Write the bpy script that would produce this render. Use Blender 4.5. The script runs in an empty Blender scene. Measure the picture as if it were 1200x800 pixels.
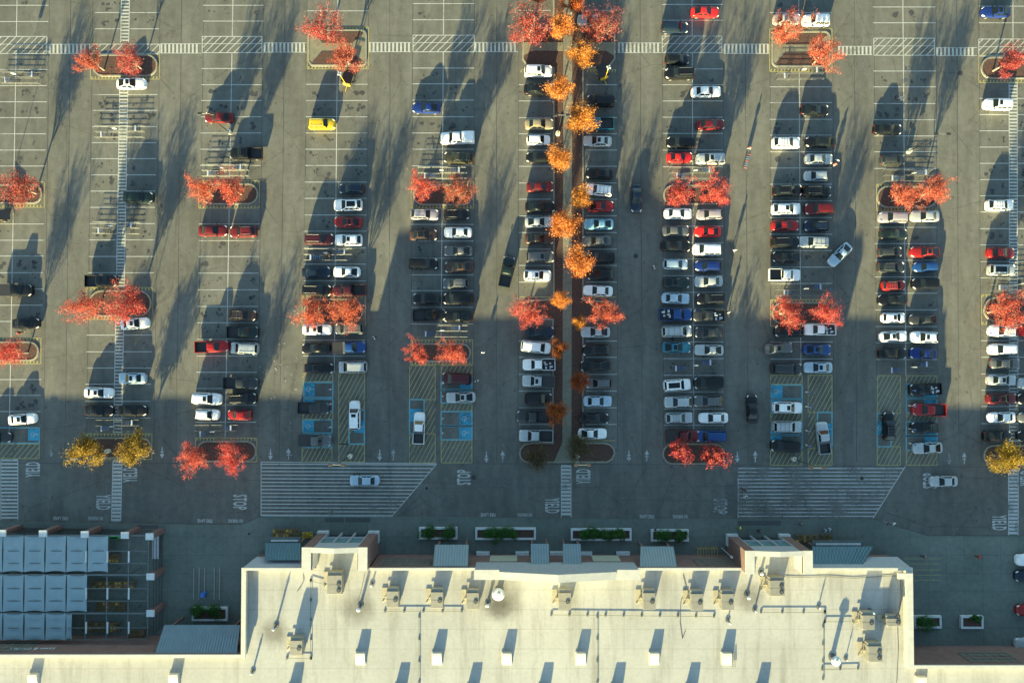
import bpy, bmesh, math, random
from mathutils import Vector, Matrix
random.seed(7)
R = math.radians
H = 114.0; F = 800.0; TH = R(1.2)
scene = bpy.context.scene
COL = scene.collection

def P(u, v, z=0.0):
    """photo measurement -> point of the place at height z"""
    x = (u-600)/F; y = (400-v)/F
    d = (x, y*math.cos(TH)+math.sin(TH), y*math.sin(TH)-math.cos(TH))
    t = (z-H)/d[2]
    return Vector((d[0]*t, d[1]*t, z))

# ------------------------------------------------------------------ materials
def new_mat(name):
    m = bpy.data.materials.new(name); m.use_nodes = True
    nt = m.node_tree; b = nt.nodes['Principled BSDF']
    return m, nt, b
def N(nt, t, **kw):
    n = nt.nodes.new(t)
    for k, v in kw.items():
        if k in ('operation','blend_type','data_type','feature','distance','noise_dimensions','interpolation_type'): setattr(n, k, v)
        else: n.inputs[k].default_value = v
    return n
def wpos(nt):
    return nt.nodes.new('ShaderNodeNewGeometry').outputs['Position']
def noise(nt, vec, scale, detail=4, rough=.6):
    n = N(nt, 'ShaderNodeTexNoise', Scale=scale, Detail=detail, Roughness=rough)
    if vec is not None: nt.links.new(vec, n.inputs['Vector'])
    return n.outputs['Fac']
def ramp(nt, fac, stops):
    r = nt.nodes.new('ShaderNodeValToRGB'); el = r.color_ramp.elements
    while len(el) < len(stops): el.new(.5)
    for e, (p, c) in zip(el, stops):
        e.position = p; e.color = (*c, 1) if len(c) == 3 else c
    nt.links.new(fac, r.inputs['Fac']); return r.outputs['Color']
def mix(nt, fac, a, b, mode='MIX'):
    n = nt.nodes.new('ShaderNodeMix'); n.data_type = 'RGBA'; n.blend_type = mode
    for s, val in ((0, fac), (6, a), (7, b)):
        if hasattr(val, 'links') or hasattr(val, 'is_output'): nt.links.new(val, n.inputs[s])
        elif s == 0: n.inputs[0].default_value = val
        else: n.inputs[s].default_value = (*val, 1)
    return n.outputs[2]
def bump(nt, b, fac, strength=.3, dist=.02):
    n = N(nt, 'ShaderNodeBump', Strength=strength, Distance=dist)
    nt.links.new(fac, n.inputs['Height']); nt.links.new(n.outputs['Normal'], b.inputs['Normal'])
def simple(name, col, rough=.6, metal=0, var=.12, scale=2.0, coat=0, spec=.5):
    m, nt, b = new_mat(name)
    v = wpos(nt); f = noise(nt, v, scale, 5)
    lo = tuple(c*(1-var) for c in col); hi = tuple(min(1, c*(1+var)) for c in col)
    nt.links.new(ramp(nt, f, [(.3, lo), (.7, hi)]), b.inputs['Base Color'])
    b.inputs['Roughness'].default_value = rough; b.inputs['Metallic'].default_value = metal
    b.inputs['Coat Weight'].default_value = coat; b.inputs['Specular IOR Level'].default_value = spec
    return m

def asphalt():
    m, nt, b = new_mat('asphalt'); v = wpos(nt)
    mp = N(nt, 'ShaderNodeMapping'); mp.inputs['Scale'].default_value = (1, .18, 1); nt.links.new(v, mp.inputs['Vector'])
    big = noise(nt, v, .045, 3); streak = noise(nt, mp.outputs['Vector'], .5, 4); mid = noise(nt, v, .9, 5); fine = noise(nt, v, 7, 6, .75)
    c = ramp(nt, big, [(.3, (.101,.102,.092)), (.7, (.142,.142,.127))])
    c = mix(nt, .55, c, ramp(nt, streak, [(.25, (.52,.52,.52)), (.72, (1.24,1.24,1.24))]), 'MULTIPLY')
    c = mix(nt, .6, c, ramp(nt, mid, [(.3, (.75,.75,.75)), (.72, (1.15,1.15,1.15))]), 'MULTIPLY')
    c = mix(nt, .8, c, ramp(nt, fine, [(.3, (.72,.72,.72)), (.7, (1.22,1.22,1.22))]), 'MULTIPLY')
    # drips of oil: sparse small dark spots
    vo = N(nt, 'ShaderNodeTexVoronoi', Scale=.55, Randomness=1.0); 
    nz = N(nt, 'ShaderNodeTexNoise', Scale=3.0); nt.links.new(v, nz.inputs['Vector'])
    ad = nt.nodes.new('ShaderNodeVectorMath'); ad.operation = 'MULTIPLY_ADD'; nt.links.new(nz.outputs['Color'], ad.inputs[0])
    ad.inputs[1].default_value = (.5,.5,.5); nt.links.new(v, ad.inputs[2]); nt.links.new(ad.outputs[0], vo.inputs['Vector'])
    sp = ramp(nt, vo.outputs['Distance'], [(.05, (.45,.45,.45)), (.13, (1,1,1))])
    c = mix(nt, .7, c, sp, 'MULTIPLY')
    # pale worn chips
    vo2 = N(nt, 'ShaderNodeTexVoronoi', Scale=.35, Randomness=1.0); nt.links.new(ad.outputs[0], vo2.inputs['Vector'])
    c = mix(nt, 1.0, c, ramp(nt, vo2.outputs['Distance'], [(.015, (.12,.12,.11)), (.035, (0,0,0))]), 'ADD')
    # fine cracks
    vo3 = N(nt, 'ShaderNodeTexVoronoi', Scale=.11, Randomness=1.0, feature='DISTANCE_TO_EDGE'); nt.links.new(ad.outputs[0], vo3.inputs['Vector'])
    cm = ramp(nt, noise(nt, v, .06, 2), [(.40, (1,1,1)), (.46, (0,0,0))])
    ck = ramp(nt, vo3.outputs['Distance'], [(.002, (.6,.6,.6)), (.006, (1,1,1))])
    ck = mix(nt, cm, ck, (1,1,1))
    c = mix(nt, .8, c, ck, 'MULTIPLY')
    nt.links.new(c, b.inputs['Base Color']); b.inputs['Roughness'].default_value = .93
    b.inputs['Specular IOR Level'].default_value = .2
    bump(nt, b, fine, .25, .01)
    return m
def concrete(name, a, c2, joint=True):
    m, nt, b = new_mat(name); v = wpos(nt)
    c = ramp(nt, noise(nt, v, .12, 4), [(.3, a), (.7, c2)])
    c = mix(nt, .6, c, ramp(nt, noise(nt, v, 1.3, 6, .7), [(.3, (.68,.68,.68)), (.7, (1.15,1.15,1.15))]), 'MULTIPLY')
    if joint:
        br = N(nt, 'ShaderNodeTexBrick', Scale=1.0); br.offset = 0
        br.inputs['Brick Width'].default_value = 3.0; br.inputs['Row Height'].default_value = 3.0
        br.inputs['Mortar Size'].default_value = .03; br.inputs['Color1'].default_value = (1,1,1,1); br.inputs['Color2'].default_value = (.93,.93,.93,1)
        br.inputs['Mortar'].default_value = (.6,.6,.6,1); nt.links.new(v, br.inputs['Vector'])
        c = mix(nt, .8, c, br.outputs['Color'], 'MULTIPLY')
    nt.links.new(c, b.inputs['Base Color']); b.inputs['Roughness'].default_value = .9
    b.inputs['Specular IOR Level'].default_value = .25
    return m
def paint(name, col, wear=.5, rough=.7):
    m, nt, b = new_mat(name); v = wpos(nt)
    c = ramp(nt, noise(nt, v, 2.0, 5), [(.3, tuple(x*.72 for x in col)), (.7, col)])
    nt.links.new(c, b.inputs['Base Color']); b.inputs['Roughness'].default_value = rough
    a1 = noise(nt, v, 4.5, 8, .8); a2 = noise(nt, v, .22, 5)
    mm = nt.nodes.new('ShaderNodeMath'); mm.operation = 'MULTIPLY_ADD'; nt.links.new(a2, mm.inputs[0]); mm.inputs[1].default_value = 1.35; nt.links.new(a1, mm.inputs[2])
    dvd = nt.nodes.new('ShaderNodeMath'); dvd.operation = 'DIVIDE'; nt.links.new(mm.outputs[0], dvd.inputs[0]); dvd.inputs[1].default_value = 1.6; wear /= 1.6
    al = ramp(nt, dvd.outputs[0], [(max(0, min(.99, wear)), (.12,.12,.12)), (min(1, wear+.16), (1,1,1))])
    nt.links.new(al, b.inputs['Alpha'])
    return m
def mulch():
    m, nt, b = new_mat('mulch'); v = wpos(nt)
    c = ramp(nt, noise(nt, v, 6, 6, .8), [(.3, (.022,.012,.010)), (.55, (.075,.04,.03)), (.75, (.16,.09,.065))])
    vo = N(nt, 'ShaderNodeTexVoronoi', Scale=4.5); nt.links.new(v, vo.inputs['Vector'])
    d = ramp(nt, vo.outputs['Distance'], [(.13, (1,1,1)), (.2, (0,0,0))])
    lc = ramp(nt, vo.outputs['Color'], [(.35, (.25,.05,.03)), (.6, (.35,.16,.06)), (.8, (.3,.2,.12))])
    sel = ramp(nt, noise(nt, v, .7, 2), [(.48, (0,0,0)), (.6, (.8,.8,.8))])
    dd = mix(nt, 1.0, d, sel, 'MULTIPLY')
    nt.links.new(mix(nt, dd, c, lc), b.inputs['Base Color']); b.inputs['Roughness'].default_value = .95
    bump(nt, b, noise(nt, v, 9, 4), .6, .05)
    return m
def leaf(name, cols):
    m, nt, b = new_mat(name)
    g = nt.nodes.new('ShaderNodeNewGeometry'); oi = nt.nodes.new('ShaderNodeObjectInfo')
    c = ramp(nt, g.outputs['Random Per Island'], [(i/(len(cols)-1), c) for i, c in enumerate(cols)])
    hv = nt.nodes.new('ShaderNodeHueSaturation')
    mr = N(nt, 'ShaderNodeMapRange'); nt.links.new(oi.outputs['Random'], mr.inputs['Value']); mr.inputs['To Min'].default_value = .492; mr.inputs['To Max'].default_value = .512
    nt.links.new(mr.outputs[0], hv.inputs['Hue']); nt.links.new(c, hv.inputs['Color'])
    tr = nt.nodes.new('ShaderNodeBsdfTranslucent'); ms = nt.nodes.new('ShaderNodeMixShader'); ms.inputs[0].default_value = .38
    nt.links.new(hv.outputs[0], tr.inputs['Color']); nt.links.new(hv.outputs[0], b.inputs['Base Color'])
    b.inputs['Roughness'].default_value = .6; b.inputs['Specular IOR Level'].default_value = .3
    out = nt.nodes['Material Output']
    nt.links.new(b.outputs[0], ms.inputs[1]); nt.links.new(tr.outputs[0], ms.inputs[2]); nt.links.new(ms.outputs[0], out.inputs['Surface'])
    return m
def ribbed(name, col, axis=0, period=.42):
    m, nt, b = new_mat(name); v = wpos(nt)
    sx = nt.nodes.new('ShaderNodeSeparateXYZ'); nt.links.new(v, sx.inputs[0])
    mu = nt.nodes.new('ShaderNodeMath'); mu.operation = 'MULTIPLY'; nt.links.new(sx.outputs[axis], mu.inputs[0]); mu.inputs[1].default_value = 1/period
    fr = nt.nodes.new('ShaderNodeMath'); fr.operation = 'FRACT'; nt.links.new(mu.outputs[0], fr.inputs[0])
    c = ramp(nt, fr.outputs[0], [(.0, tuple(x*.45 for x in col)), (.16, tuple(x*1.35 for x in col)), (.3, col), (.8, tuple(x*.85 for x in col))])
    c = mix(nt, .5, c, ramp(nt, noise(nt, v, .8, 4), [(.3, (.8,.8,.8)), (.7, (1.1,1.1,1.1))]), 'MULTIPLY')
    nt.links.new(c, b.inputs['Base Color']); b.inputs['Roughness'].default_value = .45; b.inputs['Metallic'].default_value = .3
    return m
def brickwall(name, a, c2):
    m, nt, b = new_mat(name)
    tc = nt.nodes.new('ShaderNodeNewGeometry'); v = tc.outputs['Position']
    sx = nt.nodes.new('ShaderNodeSeparateXYZ'); nt.links.new(v, sx.inputs[0])
    ad = nt.nodes.new('ShaderNodeMath'); nt.links.new(sx.outputs[0], ad.inputs[0]); nt.links.new(sx.outputs[1], ad.inputs[1])
    cb = nt.nodes.new('ShaderNodeCombineXYZ'); nt.links.new(ad.outputs[0], cb.inputs[0]); nt.links.new(sx.outputs[2], cb.inputs[1])
    br = N(nt, 'ShaderNodeTexBrick', Scale=1.0); br.inputs['Brick Width'].default_value = .4; br.inputs['Row Height'].default_value = .2
    br.inputs['Mortar Size'].default_value = .012; br.inputs['Color1'].default_value = (*a,1); br.inputs['Color2'].default_value = (*c2,1); br.inputs['Mortar'].default_value = (a[0]*.7,a[1]*.7,a[2]*.7,1)
    nt.links.new(cb.outputs[0], br.inputs['Vector'])
    c = mix(nt, .6, br.outputs['Color'], ramp(nt, noise(nt, v, .6, 5), [(.3, (.72,.72,.72)), (.7, (1.1,1.1,1.1))]), 'MULTIPLY')
    nt.links.new(c, b.inputs['Base Color']); b.inputs['Roughness'].default_value = .9
    return m
def roofmat():
    m, nt, b = new_mat('roof_membrane'); v = wpos(nt)
    mp = N(nt, 'ShaderNodeMapping'); mp.inputs['Scale'].default_value = (1, .1, 1); nt.links.new(v, mp.inputs['Vector'])
    c = ramp(nt, noise(nt, v, .08, 4), [(.3, (.29,.292,.275)), (.65, (.37,.37,.345))])
    c = mix(nt, .65, c, ramp(nt, noise(nt, mp.outputs[0], .45, 6, .7), [(.32, (.60,.59,.56)), (.5, (1.0,1.0,1.0)), (.7, (1.06,1.06,1.06))]), 'MULTIPLY')
    c = mix(nt, .5, c, ramp(nt, noise(nt, v, 1.6, 6, .75), [(.3, (.78,.78,.76)), (.6, (1.04,1.04,1.04))]), 'MULTIPLY')
    br = N(nt, 'ShaderNodeTexBrick', Scale=1.0); br.offset = 0
    br.inputs['Brick Width'].default_value = 60; br.inputs['Row Height'].default_value = 3.05; br.inputs['Mortar Size'].default_value = .045
    br.inputs['Color1'].default_value = (1,1,1,1); br.inputs['Color2'].default_value = (.96,.96,.96,1); br.inputs['Mortar'].default_value = (.78,.76,.72,1)
    nt.links.new(v, br.inputs['Vector']); c = mix(nt, .8, c, br.outputs['Color'], 'MULTIPLY')
    # soot round the exhausts, small puddle stains
    for (u, vv, r) in ((321,741,2.6),(419,712,3.0),(588,700,4.0),(879,700,2.8),(585,712,2.2)):
        p = P(u, vv, 6.4)
        d = nt.nodes.new('ShaderNodeVectorMath'); d.operation = 'DISTANCE'; nt.links.new(v, d.inputs[0]); d.inputs[1].default_value = p
        nz = noise(nt, v, .7, 4); mm = nt.nodes.new('ShaderNodeMath'); mm.operation = 'MULTIPLY_ADD'; nt.links.new(nz, mm.inputs[0]); mm.inputs[1].default_value = -r*.7; nt.links.new(d.outputs['Value'], mm.inputs[2])
        dv = nt.nodes.new('ShaderNodeMath'); dv.operation = 'DIVIDE'; nt.links.new(mm.outputs[0], dv.inputs[0]); dv.inputs[1].default_value = r
        s = ramp(nt, dv.outputs[0], [(-0.0, (.45,.44,.42)), (.75, (1,1,1))])
        c = mix(nt, .85, c, s, 'MULTIPLY')
    nt.links.new(c, b.inputs['Base Color']); b.inputs['Roughness'].default_value = .8
    b.inputs['Specular IOR Level'].default_value = .3
    return m

M = {}
M['asphalt'] = asphalt()
M['seam'] = simple('tar_seam', (.035,.035,.036), .6, var=.3)
M['stain'] = paint('oil_stain', (.040,.041,.041), .86)
M['patch'] = simple('patched_asphalt', (.085,.087,.082), .9, var=.25, scale=3)
M['stainm'] = simple('cast_iron', (.035,.035,.036), .7, .3)
M['walk'] = concrete('pavement_concrete', (.105,.125,.110), (.145,.165,.147))
M['path'] = concrete('path_concrete', (.15,.15,.12), (.20,.195,.155))
M['apron'] = concrete('island_concrete', (.145,.14,.10), (.20,.19,.14), False)
M['kerb'] = simple('kerb_concrete', (.21,.20,.155), .9, var=.25, scale=3)
M['ykerb'] = simple('yellow_kerb_paint', (.36,.30,.12), .8, var=.3, scale=3)
M['mulch'] = mulch()
M['white'] = paint('white_road_paint', (.40,.42,.40), .82)
M['wworn'] = paint('worn_white_paint', (.38,.40,.40), .95)
M['yellow'] = paint('yellow_road_paint', (.33,.30,.12), .84)
M['blue'] = paint('blue_road_paint', (.03,.28,.42), .92)
M['bluepale'] = paint('pale_blue_road_paint', (.14,.34,.38), .84)
M['darkmat'] = simple('tactile_mat', (.06,.065,.065), .8)
M['glass'] = simple('car_glass', (.008,.013,.015), .08, var=.1, spec=.35)
M['tyre'] = simple('tyre_rubber', (.018,.018,.018), .85)
M['rim'] = simple('rim_alloy', (.45,.45,.46), .35, .8)
M['lamp'] = simple('headlight_lens', (.62,.62,.6), .12, 0, .05)
M['red'] = simple('taillight_lens', (.20,.008,.008), .2)
M['blackp'] = simple('black_plastic', (.02,.02,.021), .55)
M['steel'] = simple('galvanised_steel', (.12,.13,.135), .5, .3, var=.25)
M['wsteel'] = simple('white_painted_steel', (.40,.42,.43), .5, 0, .1)
M['bluepl'] = simple('blue_plastic', (.03,.13,.42), .45)
M['redpl'] = simple('red_plastic', (.45,.03,.03), .5)
M['greenpl'] = simple('green_plastic', (.03,.42,.10), .5)
M['bark'] = simple('bark', (.17,.14,.12), .95, var=.4, scale=8)
M['paleb'] = simple('pale_bark', (.25,.20,.165), .9, var=.3, scale=8)
M['lred'] = leaf('red_leaves', [(.18,.015,.014),(.37,.036,.030),(.50,.072,.055),(.52,.15,.11)])
M['lred2'] = leaf('crimson_leaves', [(.13,.013,.013),(.28,.032,.027),(.39,.065,.050),(.42,.13,.095)])
M['lorange'] = leaf('orange_leaves', [(.30,.08,.012),(.50,.14,.022),(.58,.22,.045),(.58,.30,.10)])
M['lmix'] = leaf('turning_leaves', [(.12,.08,.015),(.30,.08,.015),(.34,.055,.02),(.38,.14,.02)])
M['lyellow'] = leaf('yellow_leaves', [(.08,.075,.012),(.20,.145,.018),(.30,.195,.02),(.34,.17,.02)])
M['lolive'] = leaf('brown_leaves', [(.05,.045,.02),(.10,.08,.03),(.14,.10,.045)])
M['lgreen'] = leaf('green_leaves', [(.02,.065,.014),(.035,.12,.022),(.06,.17,.03)])
M['brick'] = brickwall('brown_block', (.165,.095,.085), (.20,.12,.105))
M['lav'] = simple('grey_render', (.29,.31,.335), .85, var=.08)
M['beige'] = simple('beige_render', (.34,.33,.26), .85, var=.1)
M['coping'] = simple('white_coping', (.40,.395,.36), .7, var=.08, scale=1)
M['roof'] = roofmat()
M['awn'] = ribbed('blue_standing_seam', (.16,.215,.24), 0, .43)
M['awn2'] = ribbed('dark_blue_standing_seam', (.055,.12,.15), 0, .5)
M['winglass'] = simple('shop_glass', (.10,.20,.21), .12, var=.2)
M['doorg'] = simple('door_glass', (.03,.04,.045), .15)
M['lattice'] = simple('green_lattice_steel', (.10,.18,.15), .6)
M['hvac'] = simple('hvac_beige_panel', (.22,.21,.175), .55, .2, var=.12)
M['hvac2'] = simple('hvac_tan_panel', (.32,.29,.21), .6, .1, var=.15)
M['sail'] = simple('shade_sail_fabric', (.20,.275,.305), .8, var=.07, scale=.5)
M['frame'] = simple('grey_frame_steel', (.10,.12,.12), .6, .3)
M['capw'] = simple('white_cap_stone', (.46,.49,.50), .7)
M['fence'] = simple('dark_mesh_fence', (.03,.03,.03), .7)
M['yel'] = simple('yellow_trailer_paint', (.50,.33,.03), .5)
M['panel'] = simple('solar_cell', (.008,.009,.014), .5)
M['skin'] = simple('skin', (.42,.24,.17), .6)
M['hair'] = simple('hair', (.03,.02,.015), .7)
M['wood'] = simple('timber', (.16,.09,.05), .8)
M['flow'] = leaf('yellow_blossom', [(.65,.42,.02),(.80,.60,.04),(.75,.70,.35)])
M['soil'] = simple('potting_soil', (.03,.022,.016), .95)
M['cream'] = simple('cream_box', (.55,.5,.38), .7)
CLOTH = {k: simple(k+'_cloth', c, .85) for k, c in dict(white=(.62,.62,.62), black=(.02,.02,.022), red=(.4,.03,.03), navy=(.03,.05,.12), grey=(.2,.2,.21), denim=(.06,.10,.18), yellow=(.6,.5,.05), green=(.06,.2,.08), pale=(.3,.42,.55), orange=(.6,.2,.03)).items()}
def carpaint(name, col, metal=.25, rough=.32):
    m, nt, b = new_mat(name); tc = nt.nodes.new('ShaderNodeTexCoord')
    f = noise(nt, tc.outputs['Object'], 1.6, 5)
    nt.links.new(ramp(nt, f, [(.35, tuple(c*.86 for c in col)), (.65, col)]), b.inputs['Base Color'])
    f2 = noise(nt, tc.outputs['Object'], 5, 6); nt.links.new(ramp(nt, f2, [(.3, (rough*.8,)*3), (.7, (rough*1.4,)*3)]), b.inputs['Roughness'])
    b.inputs['Metallic'].default_value = metal; b.inputs['Coat Weight'].default_value = .35; b.inputs['Coat Roughness'].default_value = .06; b.inputs['Specular IOR Level'].default_value = .3
    return m
PAINTS = {k: carpaint('car_paint_'+k.replace(' ','_'), c, mt) for k, (c, mt) in {
 'white': ((.76,.77,.77),0), 'silver': ((.38,.41,.42),.2), 'grey': ((.11,.115,.118),.2), 'dark grey': ((.032,.036,.038),.1),
 'black': ((.005,.005,.0055),0), 'red': ((.27,.010,.010),0), 'bright red': ((.68,.015,.015),0), 'dark red': ((.11,.008,.010),0),
 'maroon': ((.05,.008,.012),0), 'blue': ((.012,.055,.19),.1), 'deep blue': ((.008,.025,.14),.1), 'navy': ((.007,.016,.035),0),
 'teal': ((.02,.14,.20),.2), 'light blue': ((.18,.38,.50),.2), 'pale blue': ((.36,.47,.56),.3), 'yellow': ((.60,.40,.015),0), 'gold': ((.34,.28,.17),.3),
 'brown': ((.06,.035,.025),.1), 'tan': ((.30,.18,.08),.1), 'olive': ((.04,.038,.022),.1), 'mauve': ((.36,.33,.36),.3), 'dark green': ((.010,.020,.018),0)}.items()}

# ------------------------------------------------------------------ mesh builder
class MB:
    def __init__(s): s.v = []; s.f = []; s.m = []
    def add(s, vs, fs, mi=0):
        o = len(s.v); s.v += [tuple(x) for x in vs]; s.f += [tuple(i+o for i in f) for f in fs]; s.m += [mi]*len(fs)
    def box(s, x0, y0, z0, x1, y1, z1, mi=0, mat=None, bev=0):
        if bev:
            b = bev; r0 = [(x0+b,y0),(x1-b,y0),(x1,y0+b),(x1,y1-b),(x1-b,y1),(x0+b,y1),(x0,y1-b),(x0,y0+b)]
            cx, cy = (x0+x1)/2, (y0+y1)/2
            def ins(p, d): return (p[0]+(d if p[0]<cx else -d), p[1]+(d if p[1]<cy else -d))
            vs = [(*p, z0) for p in r0]+[(*p, z1-b) for p in r0]+[(*ins(p, b*.7), z1) for p in r0]
            fs = [tuple(range(7,-1,-1)), tuple(range(16,24))]
            for k in (0, 8):
                for i in range(8): j = (i+1) % 8; fs.append((k+i, k+j, k+8+j, k+8+i))
        else:
            vs = [(x0,y0,z0),(x1,y0,z0),(x1,y1,z0),(x0,y1,z0),(x0,y0,z1),(x1,y0,z1),(x1,y1,z1),(x0,y1,z1)]
            fs = [(3,2,1,0),(4,5,6,7),(0,1,5,4),(1,2,6,5),(2,3,7,6),(3,0,4,7)]
        if mat is not None: vs = [mat @ Vector(v) for v in vs]
        s.add(vs, fs, mi)
    def tube(s, a, b, r0, r1=None, n=6, mi=0, cap=True):
        a = Vector(a); b = Vector(b); r1 = r0 if r1 is None else r1
        d = (b-a)
        if d.length < 1e-6: return
        d.normalize(); t = d.orthogonal().normalized(); w = d.cross(t)
        vs = []
        for c, r in ((a, r0), (b, r1)):
            for i in range(n):
                an = 2*math.pi*i/n; vs.append(c+(t*math.cos(an)+w*math.sin(an))*r)
        fs = [(i, (i+1) % n, n+(i+1) % n, n+i) for i in range(n)]
        if cap: fs += [tuple(range(n-1,-1,-1)), tuple(range(n, 2*n))]
        s.add(vs, fs, mi)
    def prism(s, poly, z0, z1, mi=0, top=None):
        """poly counterclockwise xy list"""
        n = len(poly)
        ar = sum(poly[i][0]*poly[(i+1)%n][1]-poly[(i+1)%n][0]*poly[i][1] for i in range(n))
        if ar < 0: poly = poly[::-1]
        vs = [(p[0],p[1],z0) for p in poly]+[(p[0],p[1],z1) for p in poly]
        s.add(vs, [tuple(range(n-1,-1,-1)), tuple(range(n,2*n))]+[(i,(i+1)%n,n+(i+1)%n,n+i) for i in range(n)], mi)
    def strip(s, a, b, w, z=.008, mi=0):
        a = Vector((a[0],a[1],z)); b = Vector((b[0],b[1],z)); d = (b-a)
        if d.length < 1e-5: return
        d.normalize(); n = Vector((-d.y, d.x, 0))*(w/2)
        s.add([a-n, b-n, b+n, a+n], [(0,1,2,3)], mi)
    def pstrip(s, u1, v1, u2, v2, w=.11, z=.008, mi=0): s.strip(P(u1,v1), P(u2,v2), w, z, mi)
    def mesh(s, name, mats, smooth=False, angle=35):
        me = bpy.data.meshes.new(name); me.from_pydata(s.v, [], s.f)
        for m in (mats if isinstance(mats, (list, tuple)) else [mats]): me.materials.append(m)
        me.polygons.foreach_set('material_index', s.m)
        if smooth:
            me.polygons.foreach_set('use_smooth', [True]*len(s.f)); me.update()
            me.set_sharp_from_angle(angle=R(angle))
        me.update(); return me
    def obj(s, name, mats, parent=None, smooth=False, angle=35, **tags):
        return link(name, s.mesh(name, mats, smooth, angle), parent, **tags)
def tag(o, label=None, category=None, group=None, kind=None):
    for k, v in (('label',label),('category',category),('group',group),('kind',kind)):
        if v: o[k] = v
    return o
def link(name, data, parent=None, loc=None, rz=None, **tags):
    o = bpy.data.objects.new(name, data); COL.objects.link(o)
    if parent: o.parent = parent
    if loc is not None: o.location = loc
    if rz is not None: o.rotation_euler = (0,0,rz)
    return tag(o, **tags)
def thing(name, loc, rz=0, **tags): return link(name, None, None, loc, rz, **tags)
def dup(root, loc, rz=None, **tags):
    r = root.copy(); COL.objects.link(r); r.location = loc
    if rz is not None: r.rotation_euler = (0,0,rz)
    for k in ('label','group','category'):
        if k in tags and tags[k]: r[k] = tags[k]
    def rec(src, dst):
        for ch in src.children:
            c = ch.copy(); COL.objects.link(c); c.parent = dst; rec(ch, c)
    rec(root, r)
    return r
ORD = ['zeroth','first','second','third','fourth','fifth','sixth','seventh','eighth','ninth','tenth','eleventh','twelfth','thirteenth','fourteenth','fifteenth','sixteenth','seventeenth','eighteenth','nineteenth','twentieth','twenty-first','twenty-second']

# ------------------------------------------------------------------ ground
g = MB(); S = 420; n = 12
for i in range(n+1):
    for j in range(n+1): g.v.append((-S+2*S*i/n, -S+2*S*j/n, 0))
for i in range(n):
    for j in range(n): a = i*(n+1)+j; g.f.append((a, a+n+1, a+n+2, a+1)); g.m.append(0)
g.obj('ground', M['asphalt'], kind='structure')

# tar seams along the lanes
sm = MB()
def slant(u0, v):   # rows fan out slightly with the view
    return u0
for u0, u1 in ((58,51),(83,76),(109,101),(188,180),(213,206),(239,231),(309,301),(334,327),(360,354),(432,429),(457,456),(484,481),(556,555),(582,582),(608,607),(723,724),(750,753),(776,778),(847,850),(873,877),(902,904),(976,977),(1001,1004),(1024,1028),(1097,1099),(1121,1124),(1147,1150)):
    a = -60; pu = u0+(u1-u0)*a/541
    while a < 541:
        b = a+random.uniform(25,70); b = min(b, 541); q = u0+(u1-u0)*b/541+random.uniform(-.25,.25)
        sm.pstrip(pu, a, q, b, random.uniform(.05,.11), .003); pu = q; a = b
for vv in (541.5,):
    sm.pstrip(-60, vv+1, 305, vv+1, .08, .0034); sm.pstrip(512, vv+1, 1260, vv+6, .08, .0034)
def wander(pts, w=.06):
    for (a, b) in zip(pts, pts[1:]):
        k = 6; pa = a
        for i in range(1, k+1):
            q = (a[0]+(b[0]-a[0])*i/k+random.uniform(-.6,.6), a[1]+(b[1]-a[1])*i/k+random.uniform(-.6,.6))
            sm.pstrip(*pa, *q, w*random.uniform(.7,1.3), .0038); pa = q
wander([(52,242),(62,253),(77,253)]); wander([(187,91),(204,110)]); wander([(431,481),(438,461),(454,456),(455,430)]); wander([(430,492),(454,494)])
wander([(434,375),(456,373)]); wander([(432,416),(430,440),(454,443)]); wander([(1046,67),(1053,95)]); wander([(1114,148),(1140,182)]); wander([(1038,600),(1087,617),(1160,617)],.09)
wander([(321,202),(309,212)]); wander([(309,240),(325,262)]); wander([(1115,245),(1150,236)]); wander([(1137,455),(1140,480),(1128,500)]); wander([(1006,175),(1014,190)])
wander([(130,560),(560,566)],.05); wander([(500,572),(880,569)],.05); wander([(720,585),(1160,590)],.05)
sm.obj('road_seams', M['seam'], kind='structure')

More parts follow.
